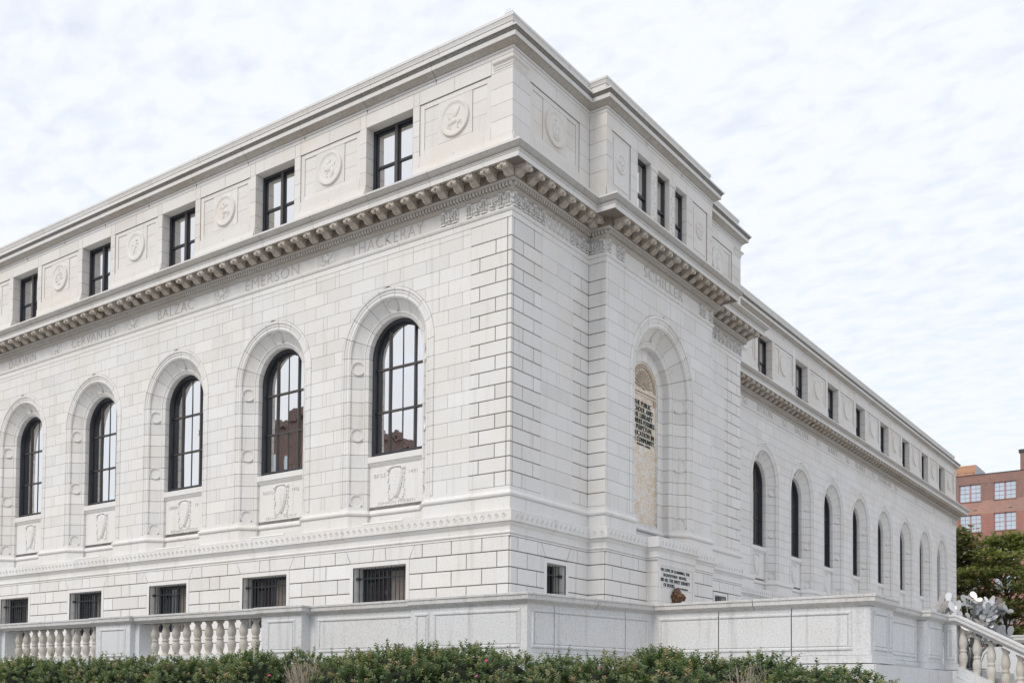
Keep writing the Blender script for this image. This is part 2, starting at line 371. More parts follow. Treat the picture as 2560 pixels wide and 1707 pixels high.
# --- wall blocks
def arch_clip(a, b_, z0, z1, c, r, zs, zb):
    """rectangle minus an arched opening -> list of polygons"""
    if a >= c+r or b_ <= c-r or z0 >= zs+r or z1 <= zb: return [[(a, z0), (b_, z0), (b_, z1), (a, z1)]]
    out = []
    def wd(z): return r if z <= zs else (math.sqrt(max(0, r*r-(z-zs)**2)) if z < zs+r else 0.)
    zsn = [z0+(z1-z0)*k/8 for k in range(9)]
    if a < c-.001:
        b2 = min(b_, c); pts = [(min(b2, c-wd(z)), z) for z in zsn]
        ok = [(x, z) for x, z in pts if x > a+.004]
        if ok:
            zl = ok[0][1]
            if zl > z0+1e-6:
                lo, hi = zl-(z1-z0)/8, zl
                for _ in range(18):
                    mid = (lo+hi)/2
                    if c-wd(mid) > a: hi = mid
                    else: lo = mid
                ok = [(a+.001, hi)]+ok; out.append(ok+[(a, z1)])
            else: out.append([(a, z0)]+ok+[(a, z1)])
    if b_ > c+.001:
        a2 = max(a, c); pts = [(max(a2, c+wd(z)), z) for z in zsn]
        ok = [(x, z) for x, z in pts if x < b_-.004]
        if ok:
            zl = ok[0][1]
            if zl > z0+1e-6:
                lo, hi = zl-(z1-z0)/8, zl
                for _ in range(18):
                    mid = (lo+hi)/2
                    if c+wd(mid) < b_: hi = mid
                    else: lo = mid
                ok = [(b_-.001, hi)]+ok; out.append([(b_, z1)]+ok[::-1])
            else: out.append([(b_, z1)]+ok[::-1]+[(b_, z0)])
    fixed = []
    for pl in out:
        q = []
        for pt in pl:
            if not q or (abs(pt[0]-q[-1][0])+abs(pt[1]-q[-1][1])) > 1e-4: q.append(pt)
        if len(q) > 2:
            ar = sum(q[i][0]*q[(i+1) % len(q)][1]-q[(i+1) % len(q)][0]*q[i][1] for i in range(len(q)))/2
            if abs(ar) > .0015: fixed.append(q if ar > 0 else q[::-1])
    return fixed
BLK = {'ashlar_block': [], 'rusticated_block': [], 'attic_block': []}
BACK = MB()
def score(p_, n_):
    v = CAM-Vector(p_); d = v.length; return max(0, v.normalized().dot(n_))/(d*d)
def add_block(kind, fr, u0, u1, z0, z1, arch=None, gap=.009, d=0., ch=0., back=-.022, backing=True, poly=None, e0=1, e1=1):
    if u1-u0 < .03 or z1-z0 < .03: return
    h = gap/2
    if poly: polys = [poly]; bk = []
    elif arch:
        c, r, zs, zb = arch; polys = arch_clip(u0+h*e0, u1-h*e1, z0+h, z1-h, c, r+.012, zs, zb); bk = arch_clip(u0, u1, z0, z1, c, r, zs, zb)
    else: polys = [[(u0+h*e0, z0+h), (u1-h*e1, z0+h), (u1-h*e1, z1-h), (u0+h*e0, z1-h)]]; bk = [[(u0, z0), (u1, z0), (u1, z1), (u0, z1)]]
    if backing:
        for q in bk: BACK.face([fr.p(u, back, z) for u, z in q], 0, fr.flip)
    if not polys: return
    tone = random.gauss(-.01, .024)
    m_ = MB(); dd = d+random.uniform(-.0012, .0012); s_ = 0
    for q in polys:
        m_.prism(fr, q, dd, back-.004, tone, ch if len(q) == 4 else 0.)
        s_ += abs(sum(q[i][0]*q[(i+1) % len(q)][1]-q[(i+1) % len(q)][0]*q[i][1] for i in range(len(q)))/2)
    ctr = fr.p((u0+u1)/2, 0, (z0+z1)/2)
    BLK[kind].append((s_*score(ctr, fr.n), m_))
ZC = [4.84+.34647*k for k in range(18)]+[11.18]
def row(kind, fr, cuts, z0, z1, archs=(), gap=.009, **kw):
    for a, b_ in zip(cuts[:-1], cuts[1:]):
        hit = [q for q in archs if not (a >= q[0]+q[1] or b_ <= q[0]-q[1])]; e0, e1 = int(a != cuts[0]), int(b_ != cuts[-1])
        if len(hit) > 1 and z0 < hit[0][2]+hit[0][1]:
            mid = (hit[0][0]+hit[1][0])/2
            add_block(kind, fr, a, mid, z0, z1, hit[0], gap, e0=e0, e1=0, **kw); add_block(kind, fr, mid, b_, z0, z1, hit[1], gap, e0=0, e1=e1, **kw)
        else: add_block(kind, fr, a, b_, z0, z1, hit[0] if hit else None, gap, e0=e0, e1=e1, **kw)
RG = dict(gap=.022, ch=.006)
for k in range(18):
    z0, z1 = ZC[k], ZC[k+1]; ev = k % 2 == 0
    # facade A
    q = [0, .12, .457, 1.202] if ev else [0, .12, .933, 1.202]
    if k == 17: q = [0, .12, 1.202]
    row('rusticated_block', FA, q, z0, z1, **RG)
    archs = [(c, R0, ZS, 4.0) for c in BAYS]
    cuts = [1.202]
    for i, c in enumerate(BAYS):
        rel = (-2.02, -1.29, -.43, .43, 1.29, 2.1575) if ev else (-2.45, -1.726, -.863, 0, .863, 1.726)
        for r_ in rel:
            u = c+r_
            if i == 0 and u < 1.3: continue
            if abs(abs(r_)-1.726) < .01 and z1 < ZS+.4: continue
            if abs(r_) < .05 and z1 < ZS+R0+.2: continue
            cuts.append(u)
    cuts = sorted(cuts); cuts = [c_ for i, c_ in enumerate(cuts) if i == 0 or c_-cuts[i-1] > .12]+[28]
    if k == 17: row('ashlar_block', FA, cuts, z0, 11.045, archs); row('ashlar_block', FA, cuts, 11.045, z1, archs)
    else: row('ashlar_block', FA, cuts, z0, z1, archs)
    # corner pier on the side street
    q = [0, .10, .494, 1.262] if ev else [0, .10, .943, 1.262]
    row('rusticated_block', FB, q if k < 17 else [0, .1, .943, 1.262], z0, z1, **RG)
    row('ashlar_block', FB, [1.262, 1.957, 2.607] if ev else [1.262, 2.607], z0, z1)
    row('ashlar_block', FB, [2.607, 2.70], z0, z1, gap=.006)
    row('rusticated_block', FB, [2.70, 3.082, Y1] if ev else [2.70, Y1], z0, z1, **RG)
    row('rusticated_block', FR, [0, PJ], z0, z1, **RG)
    # projecting bay with the niche
    na = [(NC, NR0, NZS, 4.0)]
    cuts = [Y1, 3.56, 4.121, 4.95, 5.80, 6.65, 7.50, 8.35, 9.17, 9.76, Y2] if ev else [Y1, 3.56, 4.60, 5.38, 6.22, 7.08, 7.92, 8.70, 9.76, Y2]
    cuts = [c_ for c_ in cuts if not (abs(c_-NC) < 2.3 and abs(c_-NC) > 1.55 and z1 < NZS+.6 and abs(c_-NC) < 2.2)]
    row('ashlar_block', FP, cuts, z0, z1, na)
    # far pier
    row('rusticated_block', FB, [Y2, 10.30, 10.70] if ev else [Y2, 10.70], z0, z1, **RG)
    row('ashlar_block', FB, [10.70, 11.40, 11.98] if ev else [10.70, 11.98], z0, z1)
    row('rusticated_block', FB, [11.98, 12.18, 12.51, Y3] if ev else [11.98, 12.18, 12.911, Y3], z0, z1, **RG)
    # wing
    archs = [(c, R0*.95, ZS, 4.0) for c in WBAYS]; cuts = [Y3]
    if not ev: cuts += [14.4, 15.6, 16.6, 17.7, 18.5]
    else: cuts += [13.9, 15.0, 16.1, 17.2, 18.1]
    for i, c in enumerate(WBAYS):
        rel = (-1.26, -.42, .42, 1.26, 2.1) if ev else (-1.68, -.84, 0, .84, 1.68)
        for r_ in rel:
            if abs(abs(r_)-1.68) < .01 and z1 < ZS+.4: continue
            if abs(r_) < .05 and z1 < ZS+R0+.2: continue
            cuts.append(c+r_)
    cuts = sorted(c_ for c_ in cuts if c_ < 53.0)+[53.1]
    row('ashlar_block', FW, cuts, z0, z1, archs)
    row('rusticated_block', FW, [53.1, 53.5, YE] if ev else [53.1, YE], z0, z1, **RG)
# --- basement
EB = .04
ZB = [3.669, 3.33, 2.945, 2.56, 2.175, 1.79, 1.405, 1.02, .60]
BG = dict(gap=.024, ch=.006, d=EB, back=EB-.03)
def base_row(fr, cuts, k): row('rusticated_block', fr, cuts, ZB[k+1], ZB[k], **BG)
BW = [c+.13 for c in BAYS]; BH = .905; BT = 3.218; BB = 1.79      # basement windows
for k in range(8):
    z0, z1 = ZB[k+1], ZB[k]; odd = k % 2 == 0
    win = z0 > BB-.2 and k > 0
    first = BW[0]-BH-.11
    cuts = [0]+([.77, 1.69] if odd else [.33, 1.23, 2.15])
    if k == 0:
        cuts += [2.61, BW[0]-1.18]
    else: cuts += [2.61, first] if odd else [first]
    base_row(FA, cuts, k)
    for i, c in enumerate(BW):
        c2 = BW[i+1] if i+1 < len(BW) else 29.0; L0 = c+BH+.11; L1 = c2-BH-.11
        if k == 0: L0, L1 = c+1.18, c2-1.18
        if not win and k > 0: base_row(FA, [c-BH-.11, c, c+BH+.11], k)
        W_ = L1-L0
        base_row(FA, [L0]+([L0+.2*W_, L0+.79*W_] if odd else [L0+.39*W_, L0+.59*W_])+[min(L1, 28)], k)
        if k == 0:   # flat arch of three stones
            b0, b1 = ZB[1]+.012, ZB[0]-.012
            for pl in ([(c-1.0, b0), (c-.235, b0), (c-.205, b1), (c-1.168, b1)], [(c-.215, b0), (c+.215, b0), (c+.185, b1), (c-.185, b1)], [(c+.235, b0), (c+1.0, b0), (c+1.168, b1), (c+.205, b1)]):
                add_block('rusticated_block', FA, pl[0][0], pl[1][0], b0, b1, None, poly=pl, **BG)
            for pl in ([(c-1.18, b0), (c-1.024, b0), (c-1.178, b1)], [(c+1.024, b0), (c+1.18, b0), (c+1.178, b1)]):
                add_block('rusticated_block', FA, pl[0][0], pl[1][0], b0, b1, None, poly=pl, **BG)
            BACK.face([FA.p(c-1.19, EB-.03, b0-.02), FA.p(c+1.19, EB-.03, b0-.02), FA.p(c+1.19, EB-.03, b1+.02), FA.p(c-1.19, EB-.03, b1+.02)], 0, True)
    # side street
    wb = (1.50, 2.36)
    if k == 0: base_row(FB, [0, .30, 1.10], k); base_row(FB, [2.72, 2.90, Y1], k)
    elif win: base_row(FB, [0, .68, 1.40] if not odd else [0, .28, 1.08, 1.40], k); base_row(FB, [2.46, 2.85, Y1], k)
    else: base_row(FB, [0, .68, 1.6, 2.5, Y1], k)
    if k == 0:
        b0, b1 = ZB[1]+.012, ZB[0]-.012
        for pl in ([(1.112, b0), (1.44, b0), (1.26, b1), (1.112, b1)], [(1.462, b0), (2.40, b0), (2.58, b1), (1.285, b1)], [(2.425, b0), (2.71, b0), (2.71, b1), (2.60, b1)]):
            add_block('rusticated_block', FB, pl[0][0], pl[1][0], b0, b1, None, poly=pl, **BG)
        BACK.face([FB.p(1.1, EB-.03, b0-.02), FB.p(2.72, EB-.03, b0-.02), FB.p(2.72, EB-.03, b1+.02), FB.p(1.1, EB-.03, b1+.02)], 0)
    base_row(FR, [0, PJ], k)
    base_row(FP, [Y1, 4.22, 5.16, 5.62] if odd else [Y1, 3.77, 4.69, 5.62], k)
    base_row(FP, [7.90, 8.4, 9.2, Y2] if odd else [7.90, 8.8, Y2], k)
    base_row(FB, [Y2, 10.4, 10.9] if odd else [Y2, 10.9], k)
    if k == 0 or not win: base_row(FB, [10.9, 11.5, 12.2], k)
    base_row(FB, [12.2, 12.6, Y3] if odd else [12.2, 12.9, Y3], k)
    base_row(FW, [Y3]+[Y3+.9*i+(.45 if odd else 0) for i in range(1, 45)]+[YE], k)
# pedestal of the fountain
FQ = Frame((.86, 0), (0, 1), (1, 0)); FQL = Frame((0, 5.62), (1, 0), (0, -1))
mbp = MB()
for a, b_ in zip([.6, 2.56, 2.945, 3.33], [2.56, 2.945, 3.33, 3.669]):
    add_block('ashlar_block', FQ, 5.62, 7.90, a, b_, None, .006, d=EB, back=EB-.03)
    add_block('ashlar_block', FQL, PJ, .9, a, b_, None, .006, d=EB-.04, back=-.03)
# --- attic
ZA = [12.55, 13.22, 13.58, 13.97, 14.36, 14.742, 15.10]
AW = .80
def attic_run(fr, u0, u1, wins, panels, wh=AW):
    """wins: window centres, panels: (centre, half width)"""
    for k in range(6):
        z0, z1 = ZA[k], ZA[k+1]
        cuts = [u0, u1]
        holes = []
        for c in wins:
            if 1 <= k <= 4: cuts += [c-wh, c+wh]; holes.append((c-wh, c+wh))
            elif k == 0: cuts += [c-wh, c+wh]; holes.append((c-wh, c+wh))
            else: cuts += [c-wh-.02, c+wh+.02]
        for m_, hw in panels:
            cuts += [m_-hw, m_+hw]
            if 1 <= k <= 4: holes.append((m_-hw, m_+hw))
        cuts = sorted(set(round(x, 4) for x in cuts if u0-1e-6 <= x <= u1+1e-6))
        for a, b_ in zip(cuts[:-1], cuts[1:]):
            if any(a >= h0-.001 and b_ <= h1+.001 for h0, h1 in holes): continue
            n = max(1, round((b_-a)/1.3))
            for j in range(n): add_block('attic_block', fr, a+(b_-a)*j/n, a+(b_-a)*(j+1)/n, z0, z1, None, .009, d=.02 if k == 0 else 0.)
    for m_, hw in panels:
        # strip below the panel, then nested recessed fields
        add_block('attic_block', fr, m_-hw, m_+hw, 13.22, 13.44, None, .004)
        zt = 14.735
        for (a, b_) in ((-hw, -hw+.14), (hw-.14, hw)): add_block('attic_block', fr, m_+a, m_+b_, 13.44, zt, None, .004, d=-.028, back=-.05)
        add_block('attic_block', fr, m_-hw+.14, m_+hw-.14, 14.61, zt, None, .004, d=-.028, back=-.05)
        add_block('attic_block', fr, m_-hw+.14, m_+hw-.14, 13.44, 13.57, None, .004, d=-.028, back=-.05)
        for z0, z1 in ((13.57, 13.90), (13.90, 14.26), (14.26, 14.61)):
            add_block('attic_block', fr, m_-hw+.14, m_-.535, z0, z1, None, .007, d=-.048, back=-.07)
            add_block('attic_block', fr, m_+.535, m_+hw-.14, z0, z1, None, .007, d=-.048, back=-.07)
        add_block('attic_block', fr, m_-.535, m_+.535, 13.57, 14.61, None, .012, d=-.030, back=-.07)
PANA = [(1.76, 1.12)]+[(c+2.1575, 1.12) for c in BAYS]
attic_run(FA, 0, 28, BAYS, PANA[:-1])
attic_run(FB, 0, Y1, [], [(1.85, 1.12)])
attic_run(FR, 0, PJ, [], [])
TW = [(5.10, 5.863), (6.245, 6.975), (7.343, 8.078)]
for k in range(6):
    z0, z1 = ZA[k], ZA[k+1]
    if 1 <= k <= 4:
        add_block('attic_block', FP, Y1, 3.72, z0, z1, None, .009); add_block('attic_block', FP, 4.72, 5.10, z0, z1, None, .009)
        add_block('attic_block', FP, 8.078, 8.48, z0, z1, None, .009); add_block('attic_block', FP, 9.5, Y2, z0, z1, None, .009)
        if k == 1:
            for a, b_ in ((3.72, 4.72), (8.48, 9.5)):
                add_block('attic_block', FP, a, b_, 13.22, 14.742, None, .004, d=-.03, back=-.06)
                add_block('attic_block', FP, a+.12, b_-.12, 13.36, 14.61, None, .004, d=-.016, back=-.05)
    else:
        cu = [Y1, 5.1, 6.05, 7.16, 8.078, Y2] if k else [Y1, 5.1, 8.078, Y2]
        for a, b_ in zip(cu[:-1], cu[1:]):
            if k == 0 and a == 5.1: continue
            add_block('attic_block', FP, a, b_, z0, z1, None, .009, d=.02 if k == 0 else 0)
attic_run(FB, Y2, Y3, [], [(11.42, 1.12)])
WPAN = [(WBAYS[0]-2.1, 1.05)]+[(c+2.1, 1.05) for c in WBAYS]
attic_run(FW, Y3, YE, WBAYS, WPAN, .76)
# --- emit blocks: the 300 that show largest of each kind as parts, the rest as one part
for kind, lst in BLK.items():
    lst.sort(key=lambda q: -q[0]); matn = {'attic_block': 'granite_attic'}.get(kind, 'granite')
    for s_, m_ in lst[:300]: m_.build(kind, matn, lib)
    rest = MB()
    for s_, m_ in lst[300:]: rest.merge(m_)
    if rest.f: rest.build(kind+'s', matn, lib, kind='stuff')
BACK.build('wall', 'mortar', lib)
# side walls that no window opens, roof
for A, B in (((PJ, Y2), (0, Y2)), ((0, Y3), (WX, Y3)), ((WX, YE), (-20, YE)), ((-20, YE), (-28, 40)), ((-28, 40), (-28, 0))):
    mb = MB(); mb.face([(A[0], A[1], .6), (B[0], B[1], .6), (B[0], B[1], 15.9), (A[0], A[1], 15.9)]); mb.build('rear_wall', 'granite', lib)
mb = MB(); mb.face([(x, y, 15.9) for x, y in [(-28, .3), (-.3, .3), (-.3, Y1+.3), (PJ-.3, Y1+.3), (PJ-.3, Y2-.3), (-.3, Y2-.3), (-.3, Y3-.3), (WX-.3, Y3-.3), (WX-.3, YE-.3), (-20, YE-.3), (-28, 40)]]); mb.build('roof', 'roof_tar', lib)

# --- mouldings
def arch_plan(F, centres, r0, r1, d1, d2, scale=1):
    pts = []
    for c in centres:
        for u, d in ((c-r0, 0), (c-r1, -d1), (c-r1, -d2), (c+r1, -d2), (c+r1, -d1), (c+r0, 0)): pts.append(F.p(u, d, 0).xy)
    return [tuple(q) for q in pts]
pa = arch_plan(FA, BAYS, 1.30, .93, .335, .42)[::-1]
pn = arch_plan(FP, [NC], 1.60, 1.14, .41, .60); pw = arch_plan(FW, WBAYS, 1.30*.95, .885, .335, .42)
BASEPLAN = [(-28, 0)]+pa+[(0, 0), (0, Y1), (PJ, Y1)]+pn+[(PJ, Y2), (0, Y2), (0, Y3), (WX, Y3)]+pw+[(WX, YE), (-20, YE)]
PT = [(0, 4.26), (.016, 4.26), (.016, 4.598), (.002, 4.600), (.002, 4.607), (.035, 4.610), (.058, 4.632), (.068, 4.664), (.058, 4.695), (.035, 4.712), (.016, 4.720), (.012, 4.742), (0, 4.760), (0, 4.845)]
mb = MB(); sweep(mb, BASEPLAN, PT); mb.build('base_moulding', 'granite', lib)
BANDPLAN = [(-28, 0), (0, 0), (0, Y1), (PJ, Y1), (PJ, 5.62), (.86, 5.62), (.86, 7.90), (PJ, 7.90), (PJ, Y2), (0, Y2), (0, Y3), (WX, Y3), (WX, YE), (-20, YE)]
PB = [(.03, 3.668), (.045, 3.668), (.045, 3.712), (.032, 3.714), (.032, 3.720), (.060, 3.723), (.072, 3.746), (.066, 3.768), (.05, 3.785), (.045, 3.79), (.045, 3.902), (.06, 3.912), (.082, 3.935), (.112, 3.972), (.118, 3.986), (.105, 3.988), (.105, 3.996), (.150, 3.998), (.150, 4.268), (.11, 4.285), (-.30, 4.345)]
sweep_stones(BANDPLAN, PB, 1.75, .006, 'band_stone', 'granite', lib)
# wave scroll on the band
mb = MB()
def scroll(fr, u, z, d, sgn=1):
    n = 15; pts = []
    for k in range(n+1):
        a = -1.3+k*(2*PI*1.55)/n; r = .066*(1-k/n*.80)
        pts.append((u+sgn*r*math.cos(a), z+r*math.sin(a)))
    for (ua, za), (ub, zb) in zip(pts[:-1], pts[1:]):
        du, dz = ub-ua, zb-za; L = math.hypot(du, dz)+1e-6; nu, nz = -dz/L*.0085, du/L*.0085
        mb.face([fr.p(ua+nu, d, za+nz), fr.p(ub+nu, d, zb+nz), fr.p(ub, d+.016, zb), fr.p(ua, d+.016, za)], 0, fr.flip)
        mb.face([fr.p(ua, d+.016, za), fr.p(ub, d+.016, zb), fr.p(ub-nu, d, zb-nz), fr.p(ua-nu, d, za-nz)], 0, fr.flip)
for fr, a, b_, s_ in ((FA, -.06, 27, 1), (FB, .0, Y1-.1, -1), (FP, Y1-.05, 5.5, -1), (FQ, 5.60, 7.95, -1), (FP, 8.1, Y2, -1), (FB, Y2+.2, Y3, -1), (FW, Y3+.2, 27.0, -1), (FR, .22, .6, -1)):
    u = a+.10
    while u < b_: scroll(fr, u, 4.132, .150, s_); u += .2075
for fr, a, b_ in ((FA, -.135, 28), (FB, -.13, Y1-.17), (FP, Y1-.13, 5.45), (FQ, 5.49, 8.03), (FP, 8.06, Y2+.13), (FB, Y2+.17, Y3+.13), (FW, Y3+.17, 40)):
    for z in (4.030, 4.236): mb.rect(fr, a, b_, z-.004, z+.004, .1535, .14)
mb.build('scroll_ornament', 'granite', lib, kind='stuff')
# architrave, frieze, cornices
PAR = [(-.02, 11.178), (.010, 11.178), (.010, 11.308), (-.004, 11.310), (-.004, 11.317), (.022, 11.319), (.040, 11.345), (.052, 11.372), (.050, 11.398), (.030, 11.412), (-.02, 11.414)]
sweep_stones(PLAN, PAR, 1.75, .006, 'architrave_stone', 'granite', lib)
sweep_stones(PLAN, [(-.02, 11.414), (0, 11.414), (0, 11.765), (-.02, 11.765)], 2.16, .003, 'frieze_stone', 'granite_cornice', lib)
PBED = [(0, 11.762), (.022, 11.764), (.040, 11.785), (.078, 11.815), (.088, 11.832), (.104, 11.834)]
sweep_stones(PLAN, [(.098, 11.834), (.100, 11.834), (.100, 11.926), (.150, 11.926)], 2.0, .004, 'dentil_bed_stone', 'granite_dirt_shade', lib)  # dark strip, its colour stands in for shade in the dentil gaps
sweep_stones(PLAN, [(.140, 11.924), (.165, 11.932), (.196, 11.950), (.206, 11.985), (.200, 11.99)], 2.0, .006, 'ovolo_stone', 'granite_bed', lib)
sweep_stones(PLAN, [(.20, 11.988), (.222, 11.994), (.222, 12.190), (.598, 12.190)], 2.0, .006, 'bracket_bed_stone', 'granite_dirt_shade', lib)
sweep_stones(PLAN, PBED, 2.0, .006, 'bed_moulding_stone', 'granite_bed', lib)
PCO = [(.585, 12.200), (.590, 12.180), (.606, 12.180), (.608, 12.292), (.596, 12.294), (.596, 12.301), (.620, 12.303), (.620, 12.324), (.608, 12.326), (.608, 12.332), (.634, 12.334), (.634, 12.354), (.60, 12.356)]
sweep_stones(PLAN, PCO, 1.95, .010, 'corona_stone', 'granite_cornice', lib)
PCY = [(.60, 12.362), (.648, 12.364), (.672, 12.378), (.700, 12.412), (.720, 12.445), (.736, 12.466)]
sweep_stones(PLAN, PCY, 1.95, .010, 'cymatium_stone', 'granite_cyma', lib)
sweep_stones(PLAN, [(.70, 12.466), (.742, 12.466), (.742, 12.512), (.70, 12.52), (-.15, 12.585)], 1.95, .010, 'cornice_top_stone', 'granite_cornice', lib)
sweep_stones(PLAN, [(-.03, 15.095), (.012, 15.097), (.012, 15.180), (.0, 15.182), (.0, 15.189), (.030, 15.192), (.042, 15.212), (.042, 15.234), (.02, 15.240)], 2.35, .008, 'attic_frieze_stone', 'granite_cornice', lib)
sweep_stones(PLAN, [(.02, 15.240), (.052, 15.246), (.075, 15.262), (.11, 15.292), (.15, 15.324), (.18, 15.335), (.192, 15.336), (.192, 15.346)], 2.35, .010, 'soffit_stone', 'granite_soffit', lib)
sweep_stones(PLAN, [(.18, 15.348), (.194, 15.338), (.207, 15.338), (.212, 15.442), (.20, 15.444)], 2.35, .008, 'upper_corona_stone', 'granite_cornice', lib)
sweep_stones(PLAN, [(.196, 15.452), (.225, 15.452), (.232, 15.475), (.250, 15.498), (.270, 15.514)], 2.35, .008, 'upper_cymatium_stone', 'granite_lichen', lib)
sweep_stones(PLAN, [(.25, 15.514), (.282, 15.516), (.282, 15.560), (.24, 15.575), (-.10, 15.62)], 2.35, .008, 'upper_cornice_stone', 'granite_cornice', lib)
PCOP = [(-.10, 15.60), (-.09, 15.60), (-.09, 15.918), (-.105, 15.920), (-.105, 15.927), (-.072, 15.929), (-.066, 15.955), (-.05, 15.985), (-.036, 16.012), (-.050, 16.014), (-.050, 16.021), (-.026, 16.022), (-.026, 16.086), (-.06, 16.095), (-.50, 16.12)]
sweep_stones(PLAN, PCOP, 2.3, .008, 'parapet_stone', 'granite_cornice', lib)
# capital strips at the attic corners
for path in ([(-.55, 0), (0, 0), (0, .58)], [(0, Y3-.55), (0, Y3), (-.5, Y3)], [(WX, YE-.5), (WX, YE), (-4, YE)]):
    mb = MB(); sweep(mb, path, [(-.01, 14.80), (.014, 14.80), (.014, 14.835), (.03, 14.85), (.036, 14.90), (.085, 14.935), (.092, 14.965), (.05, 14.985), (-.01, 14.99)]); mb.build('attic_capital', 'granite_attic', lib)
# attic base flare
def flare(fr, a, b_):
    mb = MB()
    for (z0, d0), (z1, d1) in (((12.55, .055), (13.0, .048)), ((13.0, .048), (13.07, .030)), ((13.07, .030), (13.15, .021))):
        mb.face([fr.p(a, d0, z0), fr.p(b_, d0, z0), fr.p(b_, d1, z1), fr.p(a, d1, z1)], 0, fr.flip)
    mb.build('attic_base', 'granite_attic', lib)
def runs(fr, u0, u1, wins, wh):
    c = u0
    for w_ in wins: flare(fr, c, w_-wh-.03); c = w_+wh+.03
    flare(fr, c, u1)
runs(FA, -.05, 28, BAYS, AW); runs(FB, -.05, Y1, [], 0); runs(FP, Y1-.05, Y2+.05, [6.59], 1.49); runs(FB, Y2, Y3+.05, [], 0); runs(FW, Y3, YE, WBAYS, .76)
# dentils
mb = MB()
def dentils(fr, a, b_):
    n = max(1, round((b_-a)/.098)); st = (b_-a)/n
    for k in range(n): u = a+(k+.5)*st; mb.rect(fr, u-.028, u+.028, 11.836, 11.923, .186, .098)
dentils(FA, -.12, 28); dentils(FB, -.12, Y1-.18); dentils(FR, .18, PJ+.12); dentils(FP, Y1-.12, Y2+.12); dentils(FB, Y2+.18, Y3+.12); dentils(FW, Y3+.18, YE+.1)
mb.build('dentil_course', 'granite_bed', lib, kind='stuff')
# modillions
mb = MB(); wm = .100
def mod_prof(w0, prof):
    n = len(prof); i = len(mb.v)
    for s_ in (-1, 1):
        for e, z in prof: mb.v.append((s_*w0, -e, z))
    mb.f.append(list(range(i, i+n))); mb.f.append(list(range(i+n, i+2*n))[::-1]); mb.t += [0, 0]
    for k in range(n): k2 = (k+1) % n; mb.f.append([i+k2, i+k, i+n+k, i+n+k2]); mb.t.append(0)
mod_prof(wm*1.22, [(.20, .01), (.582, .01), (.582, -.022), (.565, -.040), (.20, -.040)])
mod_prof(wm, [(.20, -.036), (.545, -.036), (.552, -.075), (.530, -.120), (.490, -.135), (.455, -.118), (.425, -.112), (.385, -.135), (.335, -.175), (.285, -.200), (.235, -.205), (.20, -.19)])
for s_ in (-1, 1):
    mb.tube([(s_*wm*.35, -.545, -.098), (s_*wm*1.25, -.545, -.098)], .047, 9)
    mb.tube([(s_*(wm+.012), -.300, -.128), (s_*(wm-.02), -.300, -.128)], .058, 9)
mb.tube([(-wm*.5, -.560, -.060), (wm*.5, -.560, -.060)], .030, 8)
for k in range(3): mb.tube([((k-1)*.05, -.50, -.130), ((k-1)*.05, -.40, -.122), ((k-1)*.05, -.32, -.186), ((k-1)*.05, -.24, -.205)], [.014, .017, .017, .01], 5)
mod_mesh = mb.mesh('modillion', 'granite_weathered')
rose = MB()
def modillions(fr, a, b_):
    n = max(1, round((b_-a)/.49)); st = (b_-a)/n
    ang = math.atan2(fr.n.x, -fr.n.y)
    for k in range(n+1):
        u = a+k*st; o_ = link('modillion', mod_mesh, lib); p_ = fr.p(u, 0, 12.194); o_.location = p_; o_.rotation_euler = (0, 0, ang)
        if k < n:
            um = u+st/2
            for du in (-.118, .118): rose.rect(fr, um+du-.012, um+du+.012, 12.174, 12.194, .56, .26)
            for dd in (.27, .55): rose.rect(fr, um-.13, um+.13, 12.174, 12.193, dd+.012, dd-.012)
            c = fr.p(um, .41, 12.194)
            for j in range(5):
                aa = j*2*PI/5; q = c+Vector((math.cos(aa)*.045, math.sin(aa)*.045, 0)); rose.tube([q, q-Vector((0, 0, .022))], [.032, .014], 6)
            rose.tube([c, c-Vector((0, 0, .034))], [.026, .012], 6)
modillions(FA, -.115, 27.9); modillions(FB, .385, Y1-.32); modillions(FP, Y1+.10, Y2-.10); modillions(FB, Y2+.62, Y3+.10); modillions(FW, Y3+.62, YE-.1)
o_ = link('modillion', mod_mesh, lib); o_.location = FR.p(.30, 0, 12.194)
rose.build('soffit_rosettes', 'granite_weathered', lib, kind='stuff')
o_ = link('modillion', mod_mesh, lib); o_.location = FB.p(-.115, 0, 12.194); o_.rotation_euler = (0, 0, PI/2)

# --- arch surrounds
def arch_piece_jamb(side, z0, z1, prof, tone):
    m_ = MB(); n = len(prof)
    for z in (z0, z1):
        for r, d in prof: m_.v.append((side*r, d, z))
    for k in range(n-1): m_.f.append([k, k+1, n+k+1, n+k] if side > 0 else [k+1, k, n+k, n+k+1]); m_.t.append(tone)
    rb, db = prof[0][0], prof[-1][1]; i = len(m_.v); m_.v += [(side*rb, db, z0), (side*rb, db, z1)]
    m_.f.append(list(range(n))+[i]); m_.f.append(list(range(n, 2*n))+[i+1]); m_.t += [tone, tone]; return m_
def arch_piece_arc(a0, a1, prof, zs, tone, sub=5):
    m_ = MB(); n = len(prof)
    for j in range(sub+1):
        a = a0+(a1-a0)*j/sub
        for r, d in prof: m_.v.append((r*math.cos(a), d, zs+r*math.sin(a)))
    for j in range(sub):
        for k in range(n-1): i = j*n+k; m_.f.append([i, i+1, i+n+1, i+n]); m_.t.append(tone)
    rb, db = prof[0][0], prof[-1][1]; i = len(m_.v); m_.v += [(rb*math.cos(a), db, zs+rb*math.sin(a)) for a in (a0, a1)]
    m_.f.append(list(range(n))+[i]); m_.f.append(list(range(sub*n, sub*n+n))+[i+1]); m_.t += [tone, tone]; return m_
